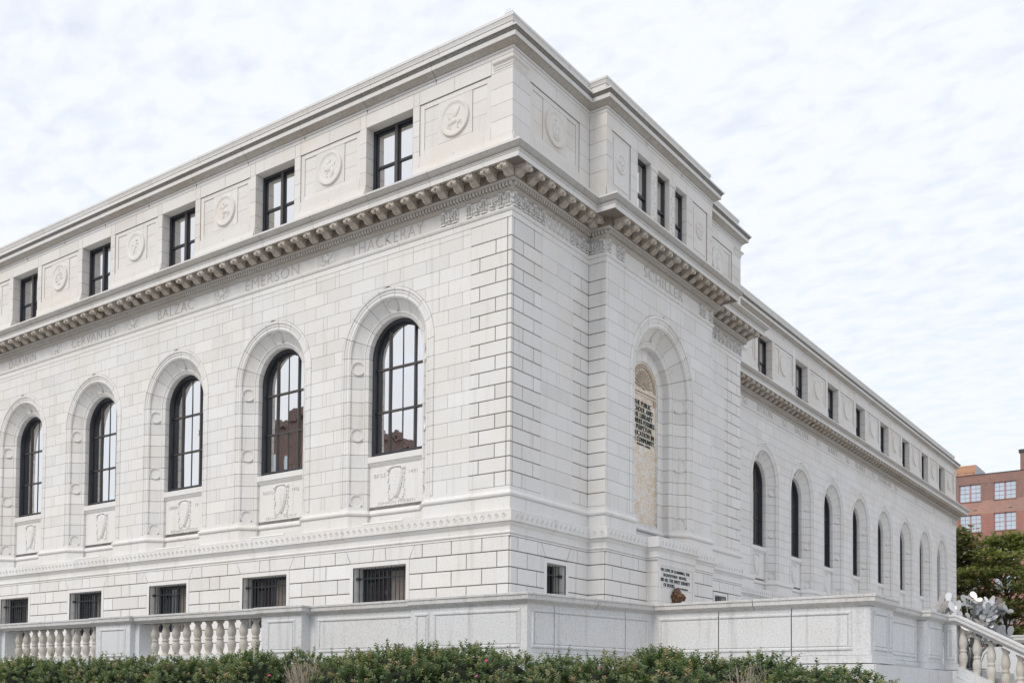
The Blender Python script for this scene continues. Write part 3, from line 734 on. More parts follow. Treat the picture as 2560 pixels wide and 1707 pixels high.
def to_frame(m_, fr, c, zz_=0):
    """(x along wall, d outwards, z) -> world offsets for an object placed at the bay"""
    fl = fr.flip; o_ = MB()
    o_.v = [tuple(fr.u*x+fr.n*d+Vector((0, 0, z))) for x, d, z in m_.v]
    o_.f = [q[::-1] if fl else q for q in m_.f]; o_.t = m_.t; return o_
def arch_set(fr, centres, prof, zs, joined, sep, nv=9):
    pieces = []; g_ = .006; zz_ = ZC[:12]; zz_[-1] = zs
    for s_ in (-1, 1):
        for a, b_ in zip(zz_[:-1], zz_[1:]): pieces.append(arch_piece_jamb(s_, a+g_, b_-g_, prof, random.gauss(0, .03)))
    for k in range(nv): pieces.append(arch_piece_arc(PI*k/nv+g_/1.3, PI*(k+1)/nv-g_/1.3, prof, zs, random.gauss(0, .03)))
    k_ = prof[0][0]/1.572; bprof = [(r*k_, d*max(1, k_)) for r, d in [(1.560, -.04), (1.44, -.06), (1.34, -.085), (1.318, -.12), (1.075, -.335), (.955, -.39), (.945, -.69)]]
    bk = MB()
    for s_ in (-1, 1): bk.merge(arch_piece_jamb(s_, 4.80, zs, bprof, 0))
    bk.merge(arch_piece_arc(0, PI, bprof, zs, 0, 30))
    bmesh_ = to_frame(bk, fr, 0).mesh('arch_bed', 'mortar')
    if joined:
        allm = MB()
        for q in pieces: allm.merge(q)
        meshes = [to_frame(allm, fr, 0).mesh('arch_stones', 'granite')]
    else: meshes = [to_frame(q, fr, 0).mesh('voussoir', 'granite') for q in pieces]
    # roundels on the splay
    rings = []; sc_ = prof[0][0]/1.572; rc, dc = 1.166*sc_, -.177*sc_
    ang = math.atan2(.164, .24)       # slope of the splay
    def ring(cx, cz, tx, n_):
        # tx: in-plane direction pointing to smaller radius, n_: normal
        rd = MB(); rings.append(rd); T = Vector(tx).normalized(); Nn = Vector(n_).normalized(); B = Nn.cross(T); i = len(rd.v); pr = [(.182, -.05), (.182, .012), (.166, .016), (.160, -.006), (.138, -.002), (.128, -.022), (.118, -.024)]; nn = 22
        for r, h in pr:
            for j in range(nn): a = 2*PI*j/nn; rd.v.append(tuple(Vector((cx, dc, cz))+T*r*sc_*math.cos(a)+B*r*sc_*math.sin(a)+Nn*h))
        for k in range(len(pr)-1):
            for j in range(nn): rd.f.append([i+k*nn+j, i+k*nn+(j+1) % nn, i+(k+1)*nn+(j+1) % nn, i+(k+1)*nn+j]); rd.t.append(0)
        rd.f.append([i+(len(pr)-1)*nn+j for j in range(nn)]); rd.t.append(0)
    for s_ in (-1, 1):
        for z in (5.0, 6.75, 8.50): ring(s_*rc, z, (-s_*.237, -.203, 0), (-s_*.203, .237, 0))
    ring(0, zs+rc, (0, -.203, -.237), (0, .237, -.203))
    rmesh = [to_frame(rd, fr, 0).mesh('roundel', 'granite') for rd in rings]
    for c in centres:
        p_ = fr.p(c, 0, 0)
        ar = link('arch_surround', bmesh_, lib); ar.location = p_
        for me in meshes: link('voussoir' if not joined else 'arch_stones', me, ar)
        for me in rmesh: link('roundel', me, ar)
arch_set(FA, BAYS, PROF, ZS, False, True)
NPROF = [(r*1.228, d*1.228) for r, d in PROF[:-1]]+[(1.142, -.60), (.80, -.605), (.80, -.66)]
arch_set(FP, [NC], NPROF, NZS, False, True)
arch_set(FW, WBAYS, [(r*.95, d) for r, d in PROF], ZS, True, False)

# --- arched windows (local: x along wall, d, z), built at the bay
def arched_window(fr, centres, h=.93, zb=6.22, zs=ZS, simple=False):
    dg_ = -.64; fw_ = .075
    loc = Frame((0, 0), fr.u.xy, fr.n.xy)
    def outline(r, zb_): 
        pts = [(-r, zb_), (r, zb_)]+[(r*math.cos(a), zs+r*math.sin(a)) for a in [PI*k/16 for k in range(17)]]
        return pts
    m_ = MB(); o1 = outline(h, zb); o2 = outline(h-fw_, zb+.05); n = len(o1)
    for k in range(n):
        k2 = (k+1) % n
        m_.face([loc.p(o1[k][0], dg_+.16, o1[k][1]), loc.p(o1[k2][0], dg_+.16, o1[k2][1]), loc.p(o2[k2][0], dg_+.145, o2[k2][1]), loc.p(o2[k][0], dg_+.145, o2[k][1])], 0, loc.flip)
        m_.face([loc.p(o2[k][0], dg_+.145, o2[k][1]), loc.p(o2[k2][0], dg_+.145, o2[k2][1]), loc.p(o2[k2][0], dg_-.03, o2[k2][1]), loc.p(o2[k][0], dg_-.03, o2[k][1])], 0, loc.flip)
    o3 = outline(h-fw_-.05, zb+.085)
    for k in range(n):
        k2 = (k+1) % n
        m_.face([loc.p(o2[k][0], dg_+.03, o2[k][1]), loc.p(o2[k2][0], dg_+.03, o2[k2][1]), loc.p(o3[k2][0], dg_+.02, o3[k2][1]), loc.p(o3[k][0], dg_+.02, o3[k][1])], 0, loc.flip)
        m_.face([loc.p(o3[k][0], dg_+.02, o3[k][1]), loc.p(o3[k2][0], dg_+.02, o3[k2][1]), loc.p(o3[k2][0], dg_-.03, o3[k2][1]), loc.p(o3[k][0], dg_-.03, o3[k][1])], 0, loc.flip)
    frame_mesh = m_.mesh('window_frame', 'frame_dark')
    tr = [7.36, 8.49]; mu = [-.435, 0, .435]; ri = h-.04
    parts = []
    for x, w_, dd, mt in ((-.435, .024, .045, 'frame_brown'), (.435, .024, .045, 'frame_brown'), (0, .009, .015, 'frame_brown')):
        m_ = MB(); m_.rect(loc, x-w_, x+w_, zb+.02, zs+math.sqrt(ri*ri-x*x), dg_+dd, dg_-.02); parts.append(('mullion', m_.mesh('mullion', 'frame_brown')))
    for z in tr:
        m_ = MB(); m_.rect(loc, -ri, ri, z-.025, z+.025, dg_+.04, dg_-.02); parts.append(('transom', m_.mesh('transom', 'frame_brown')))
    xs_ = [-ri]+mu+[ri]; zs_ = [zb]+tr+[99]
    for a, b_ in zip(xs_[:-1], xs_[1:]):
        for z0, z1 in zip(zs_[:-1], zs_[1:]):
            m_ = MB()
            if z1 < 99: pl = [(a, z0), (b_, z0), (b_, z1), (a, z1)]
            else: pl = [(a, z0), (b_, z0)]+[(b_+(a-b_)*k/6, zs+math.sqrt(max(0, ri*ri-(b_+(a-b_)*k/6)**2))) for k in range(7)]
            # each pane sits very slightly off plane, as old glazing does
            ta, tb = random.uniform(-.016, .016), random.uniform(-.008, .008); cx = (a+b_)/2; cz = z0+.5
            m_.face([loc.p(u, dg_+(u-cx)*ta+(z-cz)*tb, z) for u, z in pl], 0, loc.flip)
            parts.append(('pane', m_.mesh('pane', 'glass')))
    for c in centres:
        r_ = link('arched_window', frame_mesh, lib); r_.location = fr.p(c, 0, 0)
        for nm, me in parts: link(nm, me, r_)
arched_window(FA, BAYS); arched_window(FW, WBAYS, .884)
# --- spandrel panels with sill and cartouche
def cart_mesh(fr):
    loc = Frame((0, 0), fr.u.xy, fr.n.xy); m_ = MB(); d = -.42
    sh = [(0, -.40), (.07, -.37), (.15, -.20), (.215, .0), (.225, .15), (.20, .27), (.14, .35), (.0, .375), (-.14, .35), (-.20, .27), (-.225, .15), (-.215, .0), (-.15, -.20), (-.07, -.37)]
    m_.prism(loc, [(u*1.0, 5.42+z) for u, z in sh], d+.062, d-.01, 0, .035)
    m_.prism(loc, [(u*.84, 5.42+z*.86) for u, z in sh], d+.070, d+.03, -.02, .012)
    rr = random.Random(3)
    for u_, z_ in ((-.05, .12), (.05, .12), (0, .02), (-.04, -.08), (.05, -.08), (0, -.17)): m_.blob(loc, u_, 5.45+z_, .032, .045, d+.066, .012, rr.uniform(0, 3))
    for s_ in (-1, 1):
        m_.blob(loc, s_*.255, 5.77, .062, .062, d, .085); m_.blob(loc, s_*.275, 5.66, .035, .07, d, .05)
        for k in range(7): m_.blob(loc, s_*(.262+.022*math.sin(k*1.9)), 5.55-k*.085, .030, .050, d, .042, .5*math.sin(k*2.3))
        for k in range(4): m_.blob(loc, s_*(.20-.03*k), 4.985+.015*k, .03, .022, d, .03)
        m_.rect(loc, s_*.255-.009, s_*.255+.009, 4.90, 5.05, d+.012, d-.01)
        for k in range(3): m_.blob(loc, s_*(.06+.07*k), 5.81+.01*(2-k), .04, .030, d, .06)
    m_.blob(loc, 0, 5.83, .05, .03, d, .06)
    return m_.mesh('cartouche', 'granite')
def panel_meshes(fr, h):
    loc = Frame((0, 0), fr.u.xy, fr.n.xy)
    a = MB(); a.rect(loc, -h, h, 4.72, 5.95, -.42, -.45)
    s_ = MB()
    for z0, z1, d in ((5.995, 6.150, -.335), (5.955, 5.995, -.365), (5.925, 5.957, -.385), (5.905, 5.927, -.40)): s_.rect(loc, -h+.001, h-.001, z0, z1, d, -.50)
    s_.face([loc.p(-h, -.335, 6.150), loc.p(h, -.335, 6.150), loc.p(h, -.60, 6.235), loc.p(-h, -.60, 6.235)], 0, loc.flip)
    return a.mesh('spandrel_panel', 'granite'), s_.mesh('sill', 'granite')
for fr, cs, h in ((FA, BAYS, .929), (FW, WBAYS, .884)):
    pm, sm = panel_meshes(fr, h); cm = cart_mesh(fr)
    for c in cs:
        o_ = link('spandrel_panel', pm, lib); o_.location = fr.p(c, 0, 0); link('sill', sm, o_); link('cartouche', cm, o_)
PRN = [('BASLE', '1491', 'JOHANN FROBEN'), ('PARIS', '1492', 'JEHAN PETIT'), ('LONDON', '14', 'RICHARD PYNSON')]
for c, (a, b_, n_) in zip(BAYS, PRN):
    inscription(FA, a, c+.56, .40, 5.60, 5.70, -.418, 'letter_shade_pale', lib, thin=-.03); inscription(FA, b_, c-.58, .27 if len(b_) > 2 else .13, 5.60, 5.70, -.418, 'letter_shade_pale', lib, thin=-.03); inscription(FA, n_, c, 1.28, 4.86, 4.955, -.418, 'letter_shade_pale', lib, thin=-.03)
# --- frieze names
for c, s_, w_ in zip(BAYS, ('THACKERAY', 'EMERSON', 'BALZAC', 'CERVANTES', 'DARWIN'), (2.50, 2.2, 1.74, 2.50, 1.72)):
    inscription(FA, s_, c+.06, w_, 11.455, 11.742, .0025, 'letter_shade', lib, thin=-.02)
inscription(FP, 'SCHILLER', NC, 2.35, 11.455, 11.742, .0025, 'letter_shade', lib, thin=-.02)
for c, s_, w_ in zip(WBAYS, ('BYRON', 'BACON', 'KANT', 'BURKE', 'FRANKLIN'), (1.55, 1.6, 1.25, 1.55, 2.3)):
    inscription(FW, s_, c-.05, w_, 11.455, 11.742, .0025, 'letter_shade', lib, thin=-.02)
# --- frieze ornaments
def orn_owl(seed, fr):
    r = random.Random(seed); loc = Frame((0, 0), fr.u.xy, fr.n.xy); m_ = MB(); z = 11.595
    for u0, u1, z0, z1 in ((-.30, .30, 11.755, 11.763), (-.30, .30, 11.425, 11.433), (-.30, -.292, 11.425, 11.763), (.292, .30, 11.425, 11.763)): m_.rect(loc, u0, u1, z0, z1, .008, -.005)
    m_.blob(loc, 0, z+.02, .13, .10, 0, .050); m_.blob(loc, 0, z+.115, .07, .045, 0, .055)
    for s_ in (-1, 1):
        m_.blob(loc, s_*.17, z+.06, .035, .11, 0, .045, -s_*.5); m_.blob(loc, s_*.22, z+.12, .03, .05, 0, .04, -s_*.3)
        m_.blob(loc, s_*.06, z-.10, .025, .05, 0, .04); m_.blob(loc, s_*.20, z-.09, .055, .055, 0, .02); m_.blob(loc, s_*.20, z-.09, .025, .025, 0, .038); m_.blob(loc, s_*.12, z-.145, .05, .015, 0, .03)
    for k in range(6): m_.blob(loc, r.uniform(-.1, .1), z+r.uniform(-.06, .08), .025, .02, .03, .03)
    return m_.mesh('frieze_ornament', 'granite_cornice')
om = orn_owl(2, FA); omw = orn_owl(2, FW)
for c in BAYS[:-1]: o_ = link('frieze_ornament', om, lib); o_.location = FA.p(c+2.22, 0, 0)
for c in [WBAYS[0]-2.1]+[q+2.1 for q in WBAYS]: o_ = link('frieze_ornament', omw, lib); o_.location = FW.p(c, 0, 0)
def torch(m_, fr, u, z0=11.425, z1=11.755):
    for k in range(7): m_.blob(fr, u, z0+.06+k*.044, .028, .026, 0, .085, n=7)
    m_.rect(fr, u-.075, u+.075, z0, z0+.028, .07, 0); m_.rect(fr, u-.06, u+.06, z1-.03, z1, .065, 0)
    for s_ in (-1, 1):
        m_.blob(fr, u+s_*.075, z0+.10, .03, .045, 0, .07); m_.blob(fr, u+s_*.085, z0+.22, .028, .05, 0, .08); m_.blob(fr, u+s_*.06, z1-.06, .03, .03, 0, .08)
def fleur(m_, fr, u, z0=11.435):
    m_.blob(fr, u, z0+.19, .030, .12, 0, .09); m_.rect(fr, u-.06, u+.06, z0+.075, z0+.10, .085, 0); m_.blob(fr, u, z0+.035, .05, .04, 0, .07)
    for s_ in (-1, 1): m_.blob(fr, u+s_*.065, z0+.16, .024, .08, 0, .075, s_*.5); m_.blob(fr, u+s_*.10, z0+.20, .03, .03, 0, .08); m_.blob(fr, u+s_*.05, z0+.03, .03, .02, 0, .06)
def orn(fr, items, name='frieze_ornament'):
    m_ = MB()
    for ty, u in items: (torch if ty == 't' else fleur)(m_, fr, u)
    m_.build(name, 'granite_cornice', lib, kind='stuff')
orn(FA, [('t', 1.68), ('f', 1.86), ('t', 2.04)]); orn(FA, [('t', 1.24), ('f', 1.02), ('t', .80), ('f', .55), ('t', .30), ('t', .08)])
orn(FB, [('t', .08), ('f', .28), ('t', .48), ('f', .68), ('t', .88), ('f', 1.08), ('t', 1.26)])
m_ = MB()
for k in range(5): 
    m_.blob(FB, 1.52+.19*k, 11.60+.03*math.sin(k*2), .09, .12, 0, .055); m_.blob(FB, 1.52+.19*k, 11.62, .045, .06, .03, .07); m_.blob(FB, 1.61+.19*k, 11.48, .05, .035, 0, .075, .6); m_.blob(FB, 1.61+.19*k, 11.71, .05, .03, 0, .075, -.6)
m_.build('frieze_ornament', 'granite_cornice', lib, kind='stuff')
orn(FB, [('t', 2.62), ('f', 2.88), ('t', 3.10), ('f', 3.32)]); orn(FR, [('f', .14), ('t', .40)])
orn(FP, [('t', 3.55), ('t', 4.05), ('t', 4.25)]); orn(FP, [('t', 9.05), ('t', 9.25), ('t', 9.72)])
orn(FB, [('f', 10.6), ('t', 10.9), ('f', 11.2), ('t', 11.5), ('f', 11.8), ('t', 12.1), ('f', 12.4), ('t', 12.7), ('f', 12.95), ('t', 13.16)])
orn(FW, [('t', 53.0), ('f', 53.25), ('t', 53.5), ('f', 53.75)])

# --- attic windows
def attic_window(fr, centres, wh):
    loc = Frame((0, 0), fr.u.xy, fr.n.xy); dg_ = -.33; zt = 14.742; zb = 12.86
    rv = MB()
    for s_ in (-1, 1):
        for z0, z1 in zip(ZA[:5], ZA[1:6]): 
            a = [loc.p(s_*wh, 0 if z0 > 13 else .02, z0+.004), loc.p(s_*wh, -.40, z0+.004), loc.p(s_*wh, -.40, z1-.004), loc.p(s_*wh, 0 if z0 > 13 else .02, z1-.004)]
            rv.face(a, random.gauss(-.02, .03), (s_ > 0) != loc.flip)
    rv.face([loc.p(-wh, .002, zt), loc.p(wh, .002, zt), loc.p(wh, -.40, zt), loc.p(-wh, -.40, zt)], -.05, not loc.flip)
    rv.face([loc.p(-wh, .05, zb-.1), loc.p(wh, .05, zb-.1), loc.p(wh, -.40, zb), loc.p(-wh, -.40, zb)], 0, loc.flip)
    fm = MB()
    for a in ((-wh, -wh+.09, zb, zt), (wh-.09, wh, zb, zt), (-wh+.09, wh-.09, zt-.085, zt), (-wh+.09, wh-.09, zb, zb+.07)): fm.rect(loc, *a, dg_+.06, dg_-.05)
    sash = MB()
    for s_ in (-1, 1):
        x0, x1 = (.05, wh-.09) if s_ > 0 else (-wh+.09, -.05)
        for a in ((x0, x0+.045, zb+.07, zt-.085), (x1-.045, x1, zb+.07, zt-.085), (x0+.045, x1-.045, zt-.135, zt-.085), (x0+.045, x1-.045, zb+.07, zb+.13), (x0+.045, x1-.045, 13.72, 13.78)): sash.rect(loc, *a, dg_+.02, dg_-.05)
    mu_ = MB(); mu_.rect(loc, -.05, .05, zb+.02, zt-.02, dg_+.075, dg_-.05, 0, .012)
    panes = []
    for s_ in (-1, 1):
        x0, x1 = (.05, wh-.09) if s_ > 0 else (-wh+.09, -.05)
        for z0, z1, dd in ((zb+.1, 13.75, -.02), (13.75, zt-.1, -.008)):
            p_ = MB(); ta = random.uniform(-.006, .006); p_.face([loc.p(u, dg_+dd+(u-x0)*ta, z) for u, z in ((x0, z0), (x1, z0), (x1, z1), (x0, z1))], 0, loc.flip); panes.append(p_.mesh('pane', 'glass'))
    R_, F_, S_, U_ = rv.mesh('reveal', 'granite_attic'), fm.mesh('window_frame', 'frame_dark'), sash.mesh('sash', 'frame_dark'), mu_.mesh('mullion', 'frame_brown')
    for c in centres:
        o_ = link('attic_window', F_, lib); o_.location = fr.p(c, 0, 0)
        link('reveal', R_, o_); link('sash', S_, o_); link('mullion', U_, o_)
        for q in panes: link('pane', q, o_)
attic_window(FA, BAYS, AW); attic_window(FW, WBAYS, .76)
# triple window of the projecting bay
for a, b_ in TW:
    w_ = (b_-a)/2; c = (a+b_)/2; loc = FP
    rv = MB()
    for s_, x in ([(-1, a)] if a < 5.2 else [])+([(1, b_)] if b_ > 8 else []):
        for z0, z1 in zip(ZA[:5], ZA[1:6]): rv.face([loc.p(x, 0, z0+.004), loc.p(x, -.55, z0+.004), loc.p(x, -.55, z1-.004), loc.p(x, 0, z1-.004)], random.gauss(-.02, .03), s_ > 0)
    rv.face([loc.p(a, 0, 14.735), loc.p(b_, 0, 14.735), loc.p(b_, -.55, 14.735), loc.p(a, -.55, 14.735)], 0, True)
    fm = MB()
    for r_ in ((a, a+.07, 12.8, 14.735), (b_-.07, b_, 12.8, 14.735), (a+.07, b_-.07, 14.66, 14.735), (a+.07, b_-.07, 13.72, 13.78)): fm.rect(FP, *r_, -.15, -.40)
    o_ = fm.build('attic_window', 'frame_dark', lib); rv.build('reveal', 'granite_attic', o_)
    for z0, z1 in ((12.8, 13.75), (13.75, 14.7)):
        p_ = MB(); p_.face([FP.p(a+.05, -.20, z0), FP.p(b_-.05, -.20, z0), FP.p(b_-.05, -.20, z1), FP.p(a+.05, -.20, z1)]); p_.build('pane', 'glass', o_)
for a, b_ in ((5.863, 6.245), (6.975, 7.343)):
    m_ = MB(); m_.rect(FP, a, b_, 12.6, 14.735, -.004, -.56); m_.rect(FP, a-.02, b_+.02, 14.62, 14.735, .015, -.05)
    for u0, u1 in ((a+.03, a+.045), (b_-.045, b_-.03)): m_.rect(FP, u0, u1, 12.7, 14.58, .008, -.01)
    o_ = m_.build('window_pier', 'granite_attic', lib); q = MB(); r = random.Random(int(a*10))
    for k in range(17): q.blob(FP, (a+b_)/2+.055*math.sin(k*1.7), 12.75+k*.108, .05, .06, -.004, .035, k*.9)
    q.build('carved_panel', 'granite_attic', o_)
for c, r in ((4.20, .25), (9.0, .25)):
    m_ = MB(); m_.lathe(FP, c, 14.02, [(r, -.03), (r, .012), (r*.9, .02), (r*.82, .006), (r*.78, -.005)]); o_ = m_.build('rosette', 'granite_attic', lib); q = MB()
    for j in range(5): aa = j*2*PI/5+.3; q.blob(FP, c+math.cos(aa)*r*.45, 14.02+math.sin(aa)*r*.45, r*.36, r*.20, -.005, .03, aa)
    q.blob(FP, c, 14.02, r*.18, r*.18, -.005, .04); q.build('petals', 'granite_attic', o_)
# --- medallions
def medallion(fr, c, blobs=None, r=.445, strokes=()):
    m_ = MB(); m_.lathe(fr, c, 14.075, [(r, -.035), (r, .018), (r*.985, .026), (r*.90, .028), (r*.87, .020), (r*.84, .023), (r*.81, .016), (r*.78, .008), (r*.70, .004)], 32)
    o_ = m_.build('medallion', 'granite_attic', lib)
    if blobs or strokes:
        q = MB(); sg = -1 if fr.flip else 1
        for u, z, ru, rz, an in blobs or (): q.blob(fr, c+sg*u*r, 14.075+z*r, ru*r, rz*r, .003, .034, sg*an, 10, 3)
        for pts, w_ in strokes:
            for (ua, za), (ub, zb) in zip(pts[:-1], pts[1:]): q.blob(fr, c+sg*(ua+ub)/2*r, 14.075+(za+zb)/2*r, (math.hypot(ub-ua, zb-za)/2+w_*.5)*r, w_*r, .003, .022, sg*math.atan2(zb-za, ub-ua), 8, 2)
        q.build('relief', 'granite_attic', o_)
# horse with wings, bull, archer, eagle, scales
medallion(FA, 1.76, [(-.05, -.18, .34, .17, .2), (-.30, .10, .13, .26, .5), (-.36, .32, .16, .09, -.5), (.18, .30, .16, .40, -.55), (.02, .26, .12, .34, -.25), (.30, -.22, .16, .22, 0)], strokes=[([(-.30, -.25), (-.48, -.35), (-.42, -.48)], .055), ([(-.18, -.30), (-.32, -.50), (-.22, -.58)], .05), ([(.28, -.35), (.18, -.58), (.34, -.64)], .055), ([(.42, -.18), (.54, -.32), (.48, -.52)], .045)])
medallion(FA, BAYS[0]+2.1575, [(.05, .05, .30, .25, .6), (-.26, -.05, .16, .13, 0), (.24, -.22, .17, .30, .2), (-.12, .32, .07, .16, .5), (.05, .38, .06, .14, -.3)], strokes=[([(-.10, -.15), (-.26, -.38), (-.12, -.52)], .06), ([(.22, -.40), (.12, -.60)], .07), ([(.38, .10), (.50, .30)], .04), ([(-.30, .06), (-.44, .14)], .04)])
medallion(FA, BAYS[1]+2.1575, [(.10, -.08, .36, .15, .1), (-.14, .20, .14, .24, .1), (-.10, .46, .08, .09, 0), (.30, -.12, .16, .20, 0)], strokes=[([(-.14, .25), (-.42, .24)], .05), ([(-.05, .20), (.25, .34), (.40, .25)], .05), ([(-.12, -.15), (-.16, -.56)], .05), ([(.02, -.20), (-.05, -.56)], .045), ([(.34, -.25), (.30, -.55)], .055), ([(.42, -.05), (.52, -.30), (.46, -.42)], .04)])
medallion(FA, BAYS[2]+2.1575, [(-.05, .05, .15, .34, -.25), (.12, .42, .16, .10, .3), (-.20, -.20, .10, .26, .3)], strokes=[([(-.12, .10), (-.36, .20), (-.40, .05)], .045), ([(.05, .0), (.28, -.10), (.34, -.28)], .045), ([(.02, .15), (.30, .20), (.36, .05)], .045), ([(-.15, -.05), (-.42, -.15)], .04), ([(.0, -.18), (.20, -.38)], .04), ([(-.05, -.25), (.08, -.52)], .04), ([(-.10, .30), (-.30, .45)], .05), ([(-.22, -.4), (-.32, -.58)], .05)])
medallion(FA, BAYS[3]+2.1575, [(0, .56, .06, .07, 0), (-.32, -.26, .18, .06, 0), (.30, -.12, .18, .06, 0), (0, -.52, .20, .05, 0)], strokes=[([(0, .50), (0, -.48)], .055), ([(-.34, .24), (.34, .30)], .045), ([(-.34, .24), (-.48, -.24)], .025), ([(-.34, .24), (-.18, -.24)], .025), ([(.34, .30), (.16, -.10)], .025), ([(.34, .30), (.46, -.10)], .025)])
medallion(FA, BAYS[4]+2.1575)
medallion(FB, 1.85, [(0, .15, .16, .30, .1), (-.05, .48, .11, .11, 0), (.02, -.25, .20, .26, 0), (.0, -.55, .34, .08, 0)], strokes=[([(-.1, .3), (-.36, .1), (-.34, -.3)], .05), ([(.12, .3), (.34, .0), (.26, -.35)], .05), ([(-.3, -.3), (-.2, -.55)], .05), ([(.2, -.3), (.3, -.5)], .05)])
medallion(FB, 11.42, [(0, .15, .15, .30, -.1), (.02, .48, .10, .11, 0), (.0, -.25, .18, .28, 0), (.0, -.55, .32, .07, 0)], strokes=[([(-.1, .3), (-.34, .05), (-.3, -.4)], .05), ([(.12, .3), (.36, .25)], .05)])
for m_c, hw in WPAN: medallion(FW, m_c)

# --- basement windows
def base_window(fr, c, h, zt, zb, bars):
    rv = MB()
    for s_ in (-1, 1):
        zz_ = [zb, 2.175, 2.56, 2.945, zt]
        for z0, z1 in zip(zz_[:-1], zz_[1:]): rv.face([fr.p(c+s_*h, EB, z0+.004), fr.p(c+s_*h, -.42, z0+.004), fr.p(c+s_*h, -.42, z1-.004), fr.p(c+s_*h, EB, z1-.004)], random.gauss(0, .03), (s_ > 0) != fr.flip)
    rv.face([fr.p(c-h, EB, zt), fr.p(c+h, EB, zt), fr.p(c+h, -.42, zt), fr.p(c-h, -.42, zt)], 0, not fr.flip)
    rv.face([fr.p(c-h, EB, zb), fr.p(c+h, EB, zb), fr.p(c+h, -.42, zb), fr.p(c-h, -.42, zb)], 0, fr.flip)
    for a in ((c-h-.11, c-h, zb, zt+.105), (c+h, c+h+.11, zb, zt+.105), (c-h, c+h, zt, zt+.105)): rv.rect(fr, *a, EB+.012, EB-.03)
    fm = MB()
    for a in ((c-h, c-h+.10, zb, zt), (c+h-.10, c+h, zb, zt), (c-h+.1, c+h-.1, zt-.09, zt), (c-.05, c+.05, zb, zt-.09)): fm.rect(fr, *a, -.32, -.40)
    o_ = fm.build('basement_window', 'frame_dark', lib); rv.build('reveal', 'granite', o_)
    for s_ in (-1, 1):
        a, b_ = (c+.05, c+h-.1) if s_ > 0 else (c-h+.1, c-.05)
        p_ = MB(); p_.face([fr.p(a, -.36, zb), fr.p(b_, -.36, zb), fr.p(b_, -.36, zt-.09), fr.p(a, -.36, zt-.09)], 0, fr.flip); p_.build('pane', 'glass_dark' if s_ > 0 else 'curtain', o_)
    g_ = MB()
    for k in range(bars):
        u = c-h+2*h*(k+.5)/bars; g_.tube([fr.p(u, -.12, zb), fr.p(u, -.12, zt-.015 if k % 4 else zt)], .0125, 5)
    for z in (2.94, 2.25): g_.tube([fr.p(c-h, -.105, z), fr.p(c+h, -.105, z)], .014, 5)
    for s_ in (-1, 1): q = fr.p(c+s_*(h-.05), -.105, 2.94); g_.box(q-Vector((.045, .045, .03)), q+Vector((.045, .045, .03)))
    g_.build('grille', 'iron', o_, kind='stuff')
for c in BW: base_window(FA, c, BH, BT, BB, 13)
base_window(FB, 1.93, .43, 3.20, BB, 6); base_window(FB, 11.55, .43, 3.20, BB, 6)

# --- niche: marble tablet, shell, inscription
m_ = MB(); pl = [(NC-.80, 4.85), (NC+.80, 4.85)]+[(NC+.80*math.cos(a), NZS+.80*math.sin(a)) for a in [PI*k/24 for k in range(25)]]
m_.prism(FP, pl, -.645, -.70); tab = m_.build('marble_tablet', 'marble', lib)
m_ = MB()
for s_ in (-1, 1): m_.rect(FP, NC+s_*.76-.03, NC+s_*.76+.03, 4.95, NZS, -.625, -.65)
m_.rect(FP, NC-.73, NC+.73, 8.60, 8.68, -.60, -.65); m_.rect(FP, NC-.74, NC+.74, 8.52, 8.55, -.62, -.65)
for k in range(24):
    a0, a1 = PI*k/24, PI*(k+1)/24
    m_.prism(FP, [(NC+.73*math.cos(a0), NZS+.73*math.sin(a0)), (NC+.79*math.cos(a0), NZS+.79*math.sin(a0)), (NC+.79*math.cos(a1), NZS+.79*math.sin(a1)), (NC+.73*math.cos(a1), NZS+.73*math.sin(a1))], -.62, -.65)
m_.build('tablet_border', 'marble', tab)
m_ = MB()
for k in range(13):
    a = PI*(k+.5)/13; m_.blob(FP, NC+.32*math.cos(a), 8.76+.30*math.sin(a), .24, .036, -.64, .05, a, 8, 2)
m_.blob(FP, NC, 8.74, .10, .05, -.64, .06)
for k in range(26):
    a = PI*(k+.5)/26; m_.blob(FP, NC+.63*math.cos(a), NZS+.06+.58*math.sin(a)*1.04, .05, .075, -.64, .045, a*3, 7, 2)
for s_ in (-1, 1): m_.lathe(FP, NC+s_*.66, 8.44, [(.085, -.645), (.085, -.61), (.05, -.605), (.04, -.62), (.0, -.60)], 12)
m_.build('shell_carving', 'carved_marble', tab)
LN = [('THE PUBLIC', .98, 6.60), ('SCHOOL AND', 1.17, 6.60), ('THE LIBRARY', 1.17, 6.59), ('RENDER POSSIBLE', 1.34, 6.65), ('A PERPETUAL', 1.12, 6.60), ('EDUCATION IN', 1.34, 6.60), ('THE COMMUNITY.', 1.42, 6.61)]
for k, (s_, w_, c_) in enumerate(LN):
    zt = 8.345-k*.172; inscription(FP, s_, c_, w_, zt-.138, zt, -.640, 'letter_green', tab, thin=-.012, depth=.03)
inscription(FP, 'WILLIAM T. HARRIS', NC+.02, .78, 7.085, 7.135, -.640, 'letter_green', tab, thin=0., depth=.02)
